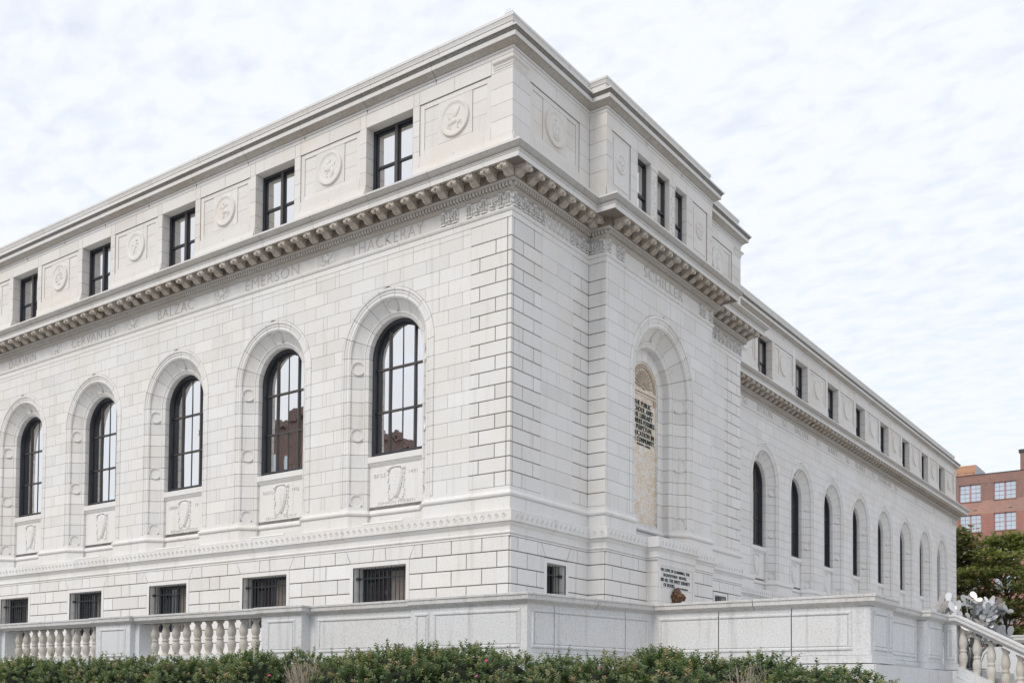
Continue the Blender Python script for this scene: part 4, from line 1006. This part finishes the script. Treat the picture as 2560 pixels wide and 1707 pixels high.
# pedestal frame and quotation
m_ = MB()
for d, z0, z1, i in ((.02, 3.555, 3.60, 0), (.012, 3.53, 3.555, .03)): m_.rect(FQ, 5.70+i, 7.80-i, z0, z1, EB+d, EB-.01)
for s_, u in ((-1, 5.70), (1, 7.75)): m_.rect(FQ, u, u+.05, 2.5, 3.555, EB+.02, EB-.01)
m_.build('tablet_frame', 'granite', lib)
for s_, a, b_, zt in (('THE LOVE OF LEARNING, THE', 5.735, 7.545, 3.47), ('SEQUESTERED  NOOKS,', 5.945, 7.36, 3.331), ('AND ALL THE SWEET SERENITY', 5.715, 7.562, 3.203), ('OF BOOKS.', 5.955, 6.635, 3.068)):
    inscription(FQ, s_, (a+b_)/2, b_-a, zt-.094, zt, EB+.004, 'letter_dark', lib, thin=.0, depth=.02)
inscription(FQ, 'HENRY W. LONGFELLOW', 7.09, .69, 2.965, 3.005, EB+.004, 'letter_dark', lib, thin=.0, depth=.02)
# lion head spout
def lump(mb_, c, r, n=10):
    c = Vector(c); rx, ry, rz = r; i = len(mb_.v); m = n//2+1
    for a in range(m+1):
        th = PI*a/m
        for j in range(n): ph = 2*PI*j/n; mb_.v.append((c.x+rx*math.sin(th)*math.cos(ph), c.y+ry*math.sin(th)*math.sin(ph), c.z+rz*math.cos(th)))
    for a in range(m):
        for j in range(n): j2 = (j+1) % n; mb_.f.append([i+a*n+j, i+(a+1)*n+j, i+(a+1)*n+j2, i+a*n+j2]); mb_.t.append(0)
m_ = MB(); lc = Vector((1.0, 6.60, 2.74)); rr = random.Random(5)
lump(m_, lc, (.15, .16, .17)); lump(m_, lc+Vector((.13, .02, -.02)), (.10, .09, .09)); lump(m_, lc+Vector((.20, .03, -.045)), (.055, .062, .045)); lump(m_, lc+Vector((.16, .03, -.115)), (.06, .055, .03))
for s_ in (-1, 1): lump(m_, lc+Vector((.12, s_*.055, .055)), (.045, .035, .03)); lump(m_, lc+Vector((.02, s_*.13, .13)), (.035, .035, .045))
for k in range(44):
    a = rr.uniform(0, 2*PI); q = rr.uniform(.75, 1.15); lump(m_, lc+Vector((rr.uniform(-.10, .05), math.cos(a)*.165*q, math.sin(a)*.185*q-.02)), (.05, .045, .055), 6)
o_ = m_.build('lion_head', 'bronze', None, True); md = o_.modifiers.new('remesh', 'REMESH'); md.mode = 'VOXEL'; md.voxel_size = .016; md.use_smooth_shade = True
tag(o_, 'brown bronze lion head spout under the black book quotation', 'sculpture')
# white light bars lying on the ledge
for c, nm in zip(BAYS[:4], ('window over the Johann Froben panel', 'window over the Jehan Petit panel', 'window over the Richard Pynson panel', 'window under the name CERVANTES')):
    m_ = MB(); m_.rect(FA, c-.72, c+.66, 4.29, 4.335, .125, .06, 0, .008, True)
    tag(m_.build('light_bar', 'white_plastic'), 'thin white light bar on the ledge below the '+nm, 'light', 'light bars on the ledge')
# bird wires on the corner of the parapet
m_ = MB()
for k in range(5):
    q = Vector((-.25+.05*k, .02, 16.09)); m_.tube([q, q+Vector((random.uniform(-.03, .03), random.uniform(-.03, .03), random.uniform(.07, .13)))], .0025, 4)
m_.tube([(-.27, .02, 16.10), (-.03, .02, 16.10)], .004, 4); tag(m_.build('bird_spikes', 'iron'), 'thin wire bird spikes on the highest corner of the roof parapet', 'bird spikes')

# ------------------------------------------------------------------ terrace parapet
PZ0, PZ1 = .68, 1.475
COP = [(-.02, 1.475), (.012, 1.475), (.020, 1.492), (.045, 1.505), (.075, 1.522), (.088, 1.534), (.088, 1.54), (.100, 1.542), (.100, 1.612), (.116, 1.616), (.116, 1.648), (.10, 1.655), (-.36, 1.668), (-.46, 1.655), (-.46, 1.50)]
def seg_frame(a, b_):
    a = Vector(a); b_ = Vector(b_); d = (b_-a).normalized(); return Frame(a, d, (d.y, -d.x)), (b_-a).length
def panel(par, fr, u0, u1, z0=.76, z1=1.40, name='panel', joints=()):
    w_ = .055; cu = [u0]+[q for q in joints if u0+.1 < q < u1-.1]+[u1]
    for a, b_ in zip(cu[:-1], cu[1:]):
        m_ = MB(); l = .008 if a != u0 else 0; r_ = .008 if b_ != u1 else 0; fa = a+(w_+.014 if a == u0 else l); fb = b_-(w_+.014 if b_ == u1 else r_)
        bars = [(a+l, b_-r_, z1-w_, z1), (a+l, b_-r_, z0, z0+w_)]
        if a == u0: bars.append((u0, u0+w_, z0+w_, z1-w_))
        if b_ == u1: bars.append((u1-w_, u1, z0+w_, z1-w_))
        for q in bars: m_.rect(fr, *q, .024, -.01, 0, .014)
        m_.rect(fr, fa, fb, z0+w_+.014, z1-w_-.014, .012, -.01, .02, .004)
        m_.build(name, 'granite_parapet', par, kind='stuff')
def wall_seg(par, a, b_, z0=PZ0, z1=PZ1, th=.36, joints=(), plinth=True):
    """solid wall of big stones along a->b (outside on the right)"""
    fr, L = seg_frame(a, b_); cu = [0]+list(joints)+[L]
    for p_, q in zip(cu[:-1], cu[1:]):
        m_ = MB(); m_.rect(fr, p_+(.008 if p_ else 0), q-(.008 if q < L else 0), z0, z1, random.uniform(-.002, .002), -th, random.uniform(-.03, .03), 0, True); m_.build('wall_stone', 'granite_parapet', par)
    if joints: m_ = MB(); m_.rect(fr, .02, L-.02, z0+.01, z1-.01, -.02, -th+.02); m_.build('joint_fill', 'dirt_joint', par)
    if plinth:
        m_ = MB(); e = random.uniform(0, .006); m_.rect(fr, -.03, L+.03, .552-e, z0-.003-e, .03-e*.3, -th, -.02, .008); m_.build('plinth', 'granite_parapet', par)
    return fr, L
def dark_joint(par, fr, L, z):
    m_ = MB(); m_.rect(fr, 0, L, z-.008, z+.004, -.006, -.2); m_.build('bed_joint', 'dirt_joint', par)
BALP = [(.085, 0), (.085, .035), (.060, .042), (.058, .06), (.075, .12), (.092, .18), (.088, .24), (.066, .295), (.060, .302), (.074, .310), (.077, .328), (.074, .346), (.060, .354), (.064, .37), (.086, .42), (.092, .47), (.082, .53), (.060, .60), (.052, .635), (.054, .645), (.072, .655), (.074, .672), (.085, .676), (.085, .70)]
BALH = .70
bm_ = MB(); bm_.spin((0, 0, 0), BALP, 18); bal_meshes = []
for k in range(5):
    q = MB(); q.v = list(bm_.v); q.f = list(bm_.f); q.t = [random.uniform(-.10, .05)]*len(q.f); bal_meshes.append(q.mesh('baluster', 'granite_baluster', True))
YA = -5.62
bal = thing('stone_balustrade', 'grey granite balustrade with vase shaped balusters and panelled piers behind the hedge', 'balustrade', (0, 0, 0))
def pier(par, x0, x1, y, dp=.62):
    m_ = MB(); m_.box((x0, y, PZ0), (x1, y+dp, PZ1)); m_.build('pier', 'granite_parapet', par)
    m_ = MB(); m_.box((x0-.03, y-.03, .55), (x1+.03, y+dp+.03, PZ0-.004)); m_.build('plinth', 'granite_parapet', par)
    m_ = MB(); sweep(m_, [(x0, y+dp), (x0, y), (x1, y), (x1, y+dp)], [(e, z) for e, z in COP[:11]]+[(.10, 1.655), (-.2, 1.672)]); m_.face([(x0-.1, y-.1, 1.655), (x1+.1, y-.1, 1.655), (x1+.1, y+dp, 1.655), (x0-.1, y+dp, 1.655)]); m_.build('coping', 'granite_coping', par)
    panel(par, Frame((x0, y), (1, 0), (0, -1)), .17, x1-x0-.17)
def rail_run(par, x0, x1, y, nb, f0):
    m_ = MB(); sweep(m_, [(x0, y), (x1, y)], [(-.46, .55), (.03, .55), (.03, .676), (.01, .68), (.01, .765), (-.36, .775)]); m_.build('base_rail', 'granite_parapet', par)
    sweep_stones([(x0, y), (x1, y)], COP, 2.1, .006, 'coping', 'granite_coping', par)
    for k in range(nb): o_ = link('baluster', bal_meshes[k*3 % 5], par); o_.location = (f0+.3655*k, y+.17, .772); o_.rotation_euler = (0, 0, k*1.3)
pier(bal, -1.86, -.73, -5.72); pier(bal, -7.46, -6.16, -5.72); pier(bal, -13.3, -11.75, -5.72); pier(bal, -18.9, -17.6, -5.72)
rail_run(bal, -6.16, -1.86, YA, 11, -5.63); rail_run(bal, -11.75, -7.46, YA, 11, -11.19); rail_run(bal, -17.6, -13.3, YA, 11, -16.9)
for x in (-6.16, -11.75): 
    m_ = MB(); m_.box((x, YA+.02, .60), (x+.16, YA+.34, 1.48)); m_.build('half_pier', 'granite_parapet', bal)
par = thing('parapet_wall', 'solid grey granite parapet wall turning the terrace corner, with panels and wide stained joints', 'parapet', (0, 0, 0))
fr, L = wall_seg(par, (-.73, -5.50), (1.93, -5.50)); panel(par, fr, .22, L-.02); dark_joint(par, fr, L, PZ1)
sweep_stones([(-.73, -5.50), (1.93, -5.50)], COP, 3, .01, 'coping', 'granite_coping', par)
P0, P1, P2 = (4.42, YA), (5.05, -2.49), (8.985, -2.49)
fr, L = wall_seg(par, (1.93, YA), P0); panel(par, fr, .10, .42); panel(par, fr, .52, L-.13); dark_joint(par, fr, L, PZ1)
fr, L = wall_seg(par, P0, P1, joints=(.62, 2.42)); panel(par, fr, .10, L-.14, joints=(.62, 2.42)); dark_joint(par, fr, L, PZ1)
fr, L = wall_seg(par, P1, P2, joints=(1.30, 2.62)); panel(par, fr, .12, L-.30, joints=(1.30, 2.62)); dark_joint(par, fr, L, PZ1)
sweep_stones([(1.93, YA), P0, P1, P2, (8.985, -1.22)], COP, 1.75, .014, 'coping', 'granite_coping', par)
fr, L = wall_seg(par, P2, (8.985, -1.22)); panel(par, fr, .14, L-.36); panel(par, fr, L-.26, L-.06); dark_joint(par, fr, L, PZ1)
fr, L = wall_seg(par, (8.73, -1.22), (8.73, 1.32)); panel(par, fr, .15, L-.12); dark_joint(par, fr, L, PZ1)
sweep_stones([(8.73, -1.22), (8.73, 1.32)], COP, 3, .01, 'coping', 'granite_coping', par)
wall_seg(par, (8.70, 1.32), (8.90, 1.32)); fr, L = wall_seg(par, (8.90, 1.32), (8.90, 2.60)); panel(par, fr, .14, L-.2); dark_joint(par, fr, L, PZ1)
fr, L = wall_seg(par, (8.90, 2.66), (9.15, 2.66)); panel(par, fr, .06, L-.05)
sweep_stones([(8.70, 1.32), (8.90, 1.32), (8.90, 2.66), (9.15, 2.66)], COP, 3, .006, 'coping', 'granite_coping', par)
# retaining wall under the parapet
for a, b_ in (((-28, -5.70), (4.46, -5.70)), ((4.46, -5.70), (5.10, -2.56)), ((5.10, -2.56), (9.06, -2.56)), ((9.06, -2.56), (9.06, 2.60))):
    fr, L = seg_frame(a, b_); n = max(1, round(L/2.2))
    for k in range(n): m_ = MB(); m_.rect(fr, L*k/n+(.004 if k else 0), L*(k+1)/n-(.004 if k < n-1 else 0), -1.7, .544-.004*(k % 2)-.0015*int(abs(a[0])), .02, -.5, random.uniform(-.03, .03), 0, True); m_.build('retaining_stone', 'granite_parapet', par)
# stair balustrade going down to the street
st = thing('stair_balustrade', 'sloping granite balustrade with stained balusters beside the steps', 'balustrade', (0, 0, 0))
SL = .535; sx0, sx1, sy = 9.15, 13.6, 2.66
def shear(m_, x0, z_off=0): m_.v = [(x, y, z-max(0, x-x0)*SL) for x, y, z in m_.v]
m_ = MB(); sweep(m_, [(sx0, sy), (sx1, sy)], COP); shear(m_, sx0); m_.build('handrail', 'granite_coping', st)
m_ = MB(); m_.box((sx0, sy-.01, .42), (sx1, sy+.42, .64)); shear(m_, sx0); m_.build('base_rail', 'granite_parapet', st)
m_ = MB(); m_.box((sx0-.02, sy-.06, -4.0), (sx1, sy+.5, .42)); shear(m_, sx0); m_.v = [(x, y, max(z, -1.8)) for x, y, z in m_.v]; m_.build('cheek_wall', 'granite_parapet', st)
for k in range(15):
    x = 9.235+.262*k; q = MB(); q.v = [(x+vx*.95, sy+.17+vy*.95, .60-(x-sx0)*SL+vz*1.17-(vx*SL if vz > .60 or vz < .05 else 0)) for vx, vy, vz in bm_.v]; q.f = bm_.f; q.t = [random.uniform(-.1, .05)]*len(bm_.f); q.build('baluster', 'granite_baluster', st, True)
# opposite side of the steps
op = thing('stair_parapet', 'pale stone parapet on the far side of the steps with pilasters', 'parapet', (0, 0, 0))
m_ = MB(); m_.box((7.9, 6.55, -1.6), (15, 6.9, 1.18)); m_.build('wall', 'granite_parapet', op)
m_ = MB(); sweep(m_, [(7.9, 6.55), (15, 6.55)], [(e, z-.22) for e, z in COP]); m_.build('coping', 'granite_coping', op)
for x in (8.1, 9.3, 10.5, 11.7): m_ = MB(); m_.box((x, 6.49, -1.6), (x+.35, 6.6, 1.2)); m_.build('pilaster', 'granite_parapet', op)
m_ = MB()
for k in range(14): m_.box((9.2+k*.33, 3.1, -1.7), (9.2+(k+1)*.33, 6.55, .56-k*.165))
m_.build('steps', 'paving', None, False, 'structure')

# ------------------------------------------------------------------ butterfly sculpture
def wing_poly(big):
    if big: return [(0, 0), (.03, .10), (.02, .20), (.05, .29), (.11, .34), (.18, .33), (.22, .27), (.215, .18), (.17, .08), (.09, .0), (.03, -.01)]
    return [(0, -.01), (.06, -.005), (.13, -.02), (.18, -.07), (.185, -.14), (.14, -.19), (.08, -.19), (.03, -.13), (.01, -.06)]
def butterfly(seed):
    r = random.Random(seed); m_ = MB(); fold = r.uniform(.25, .95)
    for s_ in (-1, 1):
        for big in (True, False):
            pl = wing_poly(big); ca, sa = math.cos(fold), math.sin(fold)
            top = [(s_*x*ca, y, x*sa+.004) for x, y in pl]; bot = [(s_*x*ca+s_*.003, y, x*sa-.004) for x, y in pl]
            m_.face(top, 0, s_ < 0); m_.face(bot, 0, s_ > 0); n = len(pl)
            for k in range(n): k2 = (k+1) % n; m_.face([top[k], top[k2], bot[k2], bot[k]])
    m_.tube([(0, -.10, .005), (0, .0, .012), (0, .10, .005)], [.006, .014, .008], 6)
    return m_
bs = thing('butterfly_sculpture', 'sculpture of many white and grey metal butterflies on thin stems above the stair balustrade', 'sculpture', (9.1, 4.3, .57))
rr = random.Random(21); stems = []
bmesh_l = [[butterfly(k*3+j).mesh('butterfly', mt) for k in range(3)] for j, mt in enumerate(('alu_bright', 'alu_grey', 'alu_warm'))]
npl = 0
while npl < 52:
    x = rr.uniform(-.72, .72); z = rr.uniform(.70, 1.78); y = rr.uniform(-.32, .32)
    top = 1.58-.05*x-.45*max(0, x-.05)-.35*max(0, -.35-x)
    if z > top or z < .75-max(0, x)*.3: continue
    o_ = link('butterfly', bmesh_l[rr.choice([0, 1, 1, 2, 2])][rr.randrange(3)], bs); o_.location = (x, y, z)
    d = Vector((x*.6+rr.uniform(-.5, .5), -.75+rr.uniform(-.5, .4), .35+rr.uniform(-.4, .7))).normalized()
    o_.rotation_euler = (d.to_track_quat('Z', 'Y') @ Matrix.Rotation(rr.uniform(-.9, .9), 4, 'Z').to_quaternion()).to_euler(); o_.scale = (rr.uniform(.52, .74),)*3; npl += 1; stems.append((x, y, z))
m_ = MB()
for x, y, z in stems: m_.tube([(x*.18, y*.18, .02), (x*.35, y*.35, z*.5), (x*.85, y*.85, z*.9), (x, y, z)], .009, 5)
m_.build('stem', 'alu_grey', bs, True, 'stuff'); m_ = MB(); m_.spin((0, 0, 0), [(.28, .03), (.28, .05), (.20, .06)], 20); m_.build('base_plate', 'alu_grey', bs)

# ------------------------------------------------------------------ hedge
def leaf(mb_, c, d, up, L, W, tone):
    d = d.normalized(); s_ = d.cross(up)
    if s_.length < 1e-3: s_ = d.cross(Vector((1, 0, 0)))
    s_.normalize(); n = s_.cross(d)
    i = len(mb_.v); mb_.v += [tuple(c), tuple(c+d*L*.45+s_*W+n*W*.3), tuple(c+d*L), tuple(c+d*L*.45-s_*W+n*W*.3)]
    mb_.f.append([i, i+1, i+2]); mb_.f.append([i, i+2, i+3]); mb_.t += [tone, tone]
def shrub(seed, n=2700):
    r = random.Random(seed); lv = MB(); tw = MB(); lumps = [(Vector((r.uniform(-.55, .55), r.uniform(-.35, .35), r.uniform(.55, 1.0))), r.uniform(.38, .55)) for _ in range(9)]+[(Vector((0, 0, .6)), .62)]
    for k in range(n):
        c, R = r.choice(lumps); v = Vector((r.gauss(0, 1), r.gauss(0, 1), r.gauss(.25, 1))).normalized(); base = c+v*R*r.uniform(.66, .98)
        if base.z < .05: continue
        inside = any((base-c2).length < R2*.80 for c2, R2 in lumps if c2 is not c)
        if inside: continue
        d = (v+Vector((0, 0, .8))+Vector((r.uniform(-.4, .4), r.uniform(-.4, .4), 0))).normalized(); L = r.uniform(.07, .17)*(2.0 if r.random() < .05 else 1)
        tip = base+d*L; hue = r.gauss(.44, .20)
        if r.random() < .06: hue += .35
        m = int(7+L*50)
        for j in range(m):
            f = (j+.5)/m; q = base+d*L*f; a = j*2.4+r.random(); x = d.cross(Vector((0, 0, 1))); x = x.normalized() if x.length > .01 else Vector((1, 0, 0)); y = d.cross(x)
            ld = (x*math.cos(a)+y*math.sin(a)+d*r.uniform(.3, .9)); sz = r.uniform(.75, 1.2)*(1 if f < .8 else .75)
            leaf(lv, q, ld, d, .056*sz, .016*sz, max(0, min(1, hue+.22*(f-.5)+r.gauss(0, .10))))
        if k % 3 == 0: tw.tube([base-d*.2, tip], [.004, .0015], 3)
    core = MB()  # dark lumps added inside the leaves to block light
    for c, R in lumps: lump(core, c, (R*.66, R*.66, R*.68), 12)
    return lv, tw, core
SH = []
for k in range(5):
    a, b_, c = shrub(40+k); SH.append((a.mesh('foliage', 'leaf_hedge'), b_.mesh('twigs', 'bark'), c.mesh('shade_core', 'core')))
HT = [(-7.33, .70), (-5.09, .59), (-3.11, .64), (-1.34, .63), (-.15, .60), (1.23, .67), (1.97, .57), (3.25, .61), (4.34, .73), (5.14, .66), (5.96, .59), (6.6, .50), (7.5, .51), (8.34, .62), (8.86, .47), (9.36, .46), (9.84, .36), (10.2, .26), (10.5, .20), (10.75, .16)]
def htop(x):
    if x <= HT[0][0]: return .66
    for (a, za), (b_, zb) in zip(HT[:-1], HT[1:]):
        if x <= b_: return za+(zb-za)*(x-a)/(b_-a)
    return .1
xs_ = [-10.6, -9.3, -7.9, -6.7, -5.5, -4.2, -3.0, -1.9, -.8, .35, 1.3, 2.75, 3.75, 4.55, 5.45, 6.3, 7.15, 8.05, 8.75, 9.4, 9.95]
NEAR = ['below the far balusters', 'beside the retaining wall', 'below the panelled pier', 'below the parapet corner']
flow = MB()
for k in range(5): aa = k*2*PI/5; lump(flow, (math.cos(aa)*.012, math.sin(aa)*.012, 0), (.014, .014, .008), 6)
flow_mesh = flow.mesh('blossom', 'petal')
for i, x in enumerate(xs_):
    y = -8.0+random.uniform(-.25, .2); top = htop(x); gz = ground_z(x, y); h = top-gz
    lab = 'bushy green hedge shrub below the balusters' if x < -1.9 else ('bushy green hedge shrub below the solid parapet wall' if x < 9.9 else 'low green shrub at the end of the hedge')
    fl = x in (5.45, 6.3, 4.55)
    if fl: lab = 'green hedge shrub dotted with pink blossoms below the parapet corner'
    o_ = thing('hedge_shrub', lab, 'shrub', (x, y, gz), 'hedge along the terrace'); sc_ = random.uniform(.92, 1.05); o_.scale = (sc_, sc_, h/1.46); o_.rotation_euler = (0, 0, random.uniform(0, 6.28))
    for nm, me in zip(('foliage', 'twigs', 'shade_core'), SH[i % 5]): link(nm, me, o_)
    if fl or x in (1.3, 7.15):
        for k in range(3 if fl else 1):
            a = random.uniform(0, 6.28); q = link('blossom', flow_mesh, o_); e = random.uniform(.5, 1.1); q.location = (math.cos(a)*1.0*math.cos(e*.8), math.sin(a)*.9*math.cos(e*.8), .6+.75*math.sin(e)); q.rotation_euler = (e, 0, a+1.57)
def dead_bush(x, y, zt, w_, n, lab):
    gz = ground_z(x, y); r = random.Random(int(x*10)); o_ = thing('dead_shrub', lab, 'shrub', (x, y, gz)); m_ = MB(); h = zt-gz
    for k in range(n):
        a = r.uniform(0, 6.28); s_ = r.random()**.6*w_; p0 = Vector((r.uniform(-.06, .06), r.uniform(-.06, .06), 0)); p2 = Vector((math.cos(a)*s_, math.sin(a)*s_, h*r.uniform(.75, 1.0))); p1 = p0.lerp(p2, .5)+Vector((0, 0, .1))
        m_.tube([p0, p1, p2], [.007, .005, .002], 4)
        for j in range(4): b0 = p1.lerp(p2, r.random()); m_.tube([b0, b0+Vector((r.uniform(-.09, .09), r.uniform(-.09, .09), r.uniform(.02, .14)))], [.003, .001], 3)
    m_.build('bare_twigs', 'twig', o_, True, 'stuff')
dead_bush(2.72, -8.75, .46, .42, 130, 'dry leafless brown shrub among the hedge'); dead_bush(9.42, -8.5, .36, .22, 40, 'small bare grey twiggy shrub near the hedge end')

# ------------------------------------------------------------------ brick building behind
BY = 95.0
bb = thing('brick_building', 'red brick warehouse with paired sash windows behind the trees', 'building', (-4, BY, ground_z(0, 90)))
def bpart(nm, mt, a, b_, parent=bb):
    m_ = MB(); m_.box(Vector(a)-bb.location, Vector(b_)-bb.location); return m_.build(nm, mt, parent)
FBK = Frame((-4-(-4), 0), (1, 0), (0, -1)); gz = bb.location.z
cols_ = [-14.2, -10.90, -7.60, -4.30, -1.0, 2.3]; FL = [(20.2, 21.98), (17.03, 18.83), (13.87, 15.67), (10.7, 12.5), (7.5, 9.3)]
bpart('wall', 'brick_pale', (-30, BY+.25, gz), (18, BY+14, 22.3))
bpart('parapet', 'brick_dark', (-30, BY-.01, 21.99), (18, BY+.6, 22.92)); bpart('coping', 'roof_tar', (-30, BY-.06, 22.92), (18, BY+.66, 22.98)); bpart('roof', 'roof_tar', (-30, BY+.6, 22.2), (18, BY+14, 22.35))
for zi, (z0, z1) in enumerate(FL):
    bpart('spandrel', 'brick_pale' if zi == 0 else 'brick_red', (-30, BY, z0-1.37 if zi < 4 else gz), (18, BY+.25, z0))
    pts = [-30]+[q for c in cols_ for q in (c, c+2.1)]+[18]
    for a, b_ in zip(pts[::2], pts[1::2]): bpart('pier', 'brick_dark' if zi == 0 else 'brick_red', (a, BY+.002, z0), (b_, BY+.25, z1))
    for c in cols_:
        wd = thing('w', '', ''); del wd['label']; del wd['category']; bpy.data.objects.remove(wd)
        m_ = MB(); 
        for a in ((c, c+.07, z0, z1), (c+2.03, c+2.1, z0, z1), (c+.97, c+1.13, z0, z1), (c+.07, c+2.03, z1-.07, z1), (c+.07, c+2.03, z0, z0+.05)): m_.box((a[0]+4, .14, a[2]-gz), (a[1]+4, .25, a[3]-gz))
        fr_ = m_.build('window', 'pink_frame', bb)
        m_ = MB(); m_.box((c+4-.06, -.06, z0-gz-.07), (c+4+2.16, .2, z0-gz)); m_.build('sill', 'brick_dark', fr_)
        m_ = MB()
        for x0 in (c+.07, c+1.13):
            zm = (z0+z1)/2; m_.box((x0+4, .16, zm-.03-gz), (x0+4.9, .23, zm+.03-gz)); m_.box((x0+4.44, .18, z0-gz), (x0+4.465, .23, z1-gz))
            for zq in (z0*.75+z1*.25, z0*.25+z1*.75): m_.box((x0+4, .18, zq-.012-gz), (x0+4.9, .23, zq+.012-gz))
        m_.build('glazing_bars', 'pink_frame', fr_, kind='stuff')
        for x0 in (c+.07, c+1.13):
            for za, zb in ((z0, (z0+z1)/2), ((z0+z1)/2, z1)):
                m_ = MB(); ta = random.uniform(-.02, .02); m_.face([(x0+4, .215+ta, za-gz), (x0+4.9, .215-ta, za-gz), (x0+4.9, .215-ta, zb-gz), (x0+4, .215+ta, zb-gz)]); m_.build('pane', 'glass_far', fr_)
for x, z in ((-9.35, 19.27), (-6.05, 19.30), (-6.05, 16.45)): bpart('vent', 'roof_tar', (x-.16, BY-.02, z-.035), (x+.16, BY+.05, z+.035))
ph = thing('roof_penthouse', 'orange brick rooftop penthouse with grey metal side on the brick warehouse', 'penthouse', (-12, 98, 22.3))
m_ = MB(); m_.box((-2.2, 0, 0), (2.12, 4.0, 2.33)); m_.build('wall', 'brick_orange', ph)
m_ = MB(); m_.box((2.121, .02, 0), (2.16, 4.4, 2.30)); m_.build('metal_side', 'metal_siding', ph)
rl = MB()
for x in (-13.0, -12.0, -11.2, -10.4, -9.7): rl.tube([(x, 95.8, 22.3), (x, 95.8, 23.42)], .02, 5)
for z in (23.0, 23.40): rl.tube([(-13, 95.8, z), (-9.7, 95.8, z)], .018, 5); rl.tube([(-9.7, 95.8, z), (-9.7, 98, z)], .018, 5)
tag(rl.build('roof_railing', 'frame_brown'), 'thin metal railing on the warehouse roof in front of the penthouse', 'railing')
ch = thing('roof_stack', 'dark brick stair tower rising from the warehouse roof', 'tower', (-3.6, 96.5, 22.3))
m_ = MB(); m_.box((-1.55, -1.2, 0), (2.5, 2, 2.75)); m_.build('shaft', 'brick_dark', ch); m_ = MB(); m_.box((-1.68, -1.3, 2.5), (2.6, 2.1, 2.80)); m_.build('cap', 'roof_tar', ch)

# ------------------------------------------------------------------ trees
def tree(name, label, x, y, top, rx, zlow, mt, seed, ncl, layered=False, lsz=.42):
    r = random.Random(seed); gz_ = ground_z(x, y); o_ = thing(name, label, 'tree', (x, y, gz_), 'trees behind the library'); H = top-gz_
    tr = MB(); tr.tube([(0, 0, 0), (.1, .05, H*.25), (-.1, .1, H*.5), (.05, 0, H*.8)], [.26, .20, .12, .04], 8); cl_ = []
    for k in range(ncl):
        a = r.uniform(0, 6.28); f = r.random(); z = zlow-gz_+(top-zlow)*f; R = rx*math.sqrt(max(.05, 1-(2*f-.85)**2*.75))*r.uniform(.25, 1.0)
        c = Vector((math.cos(a)*R, math.sin(a)*R, z-(.0 if f < .9 else .3))); cl_.append(c); s0 = Vector((0, 0, max(H*.2, z-R*.7)))
        tr.tube([s0, s0.lerp(c, .55)+Vector((0, 0, .25)), c], [.06, .035, .012], 5)
    tr.build('trunk', 'bark', o_, True)
    lf = MB()
    for c in cl_:
        hue = r.gauss(.5, .16); sx = r.uniform(.7, 1.25); sz = (.32 if layered else .62)*r.uniform(.8, 1.2)
        for j in range(120):
            q = c+Vector((r.gauss(0, sx*.55), r.gauss(0, sx*.55), r.gauss(0, sz*.5))); d = Vector((r.gauss(0, 1), r.gauss(0, 1), r.gauss(-.1, .5))); L = lsz*r.uniform(.6, 1.2)
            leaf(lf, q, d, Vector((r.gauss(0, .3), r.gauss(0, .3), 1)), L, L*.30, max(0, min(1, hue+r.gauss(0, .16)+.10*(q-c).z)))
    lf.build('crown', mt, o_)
tree('autumn_tree', 'dense olive brown tree beside the far end of the library wing', -6.6, 74, 14.3, 3.2, 2.2, 'leaf_autumn', 3, 130)
tree('locust_tree', 'feathery bright green tree in front of the brick warehouse', -2.4, 72, 13.4, 3.4, 2.0, 'leaf_tree', 8, 95, True)
tree('locust_tree', 'feathery green tree farther along the street beyond the bright green one', 2.6, 78, 13.8, 4.0, 2.0, 'leaf_tree', 15, 90, True)

# ------------------------------------------------------------------ across the street: reflected in the second arched window
tw = thing('brick_tower', 'tall red brick block across the street, mirrored in the arched window below EMERSON', 'building', (-66.0, -54, -1.65))
def tbox(nm, mt, a, b_, p=tw): q = MB(); q.box(a, b_); return q.build(nm, mt, p)
tbox('wall', 'brick_tower', (-7, -8, 0), (7, 8, 27.2)); tbox('cornice', 'brick_tower', (-7.3, -8.3, 27.2), (7.3, 8.3, 28.0))
for zi in range(6):
    for xi in range(5):
        x = -5.6+xi*2.8; z = 2.2+zi*3.8; wf = tbox('window', 'pink_frame', (x-.8, 7.9, z), (x+.8, 8.06, z+2.3)); tbox('pane', 'glass_far', (x-.65, 8.0, z+.15), (x+.65, 8.08, z+2.15), wf)
    for yi in range(5):
        y = -6.2+yi*3.0; z = 2.2+zi*3.8; wf = tbox('window', 'pink_frame', (6.9, y-.8, z), (7.06, y+.8, z+2.3)); tbox('pane', 'glass_far', (7.0, y-.65, z+.15), (7.08, y+.65, z+2.15), wf)
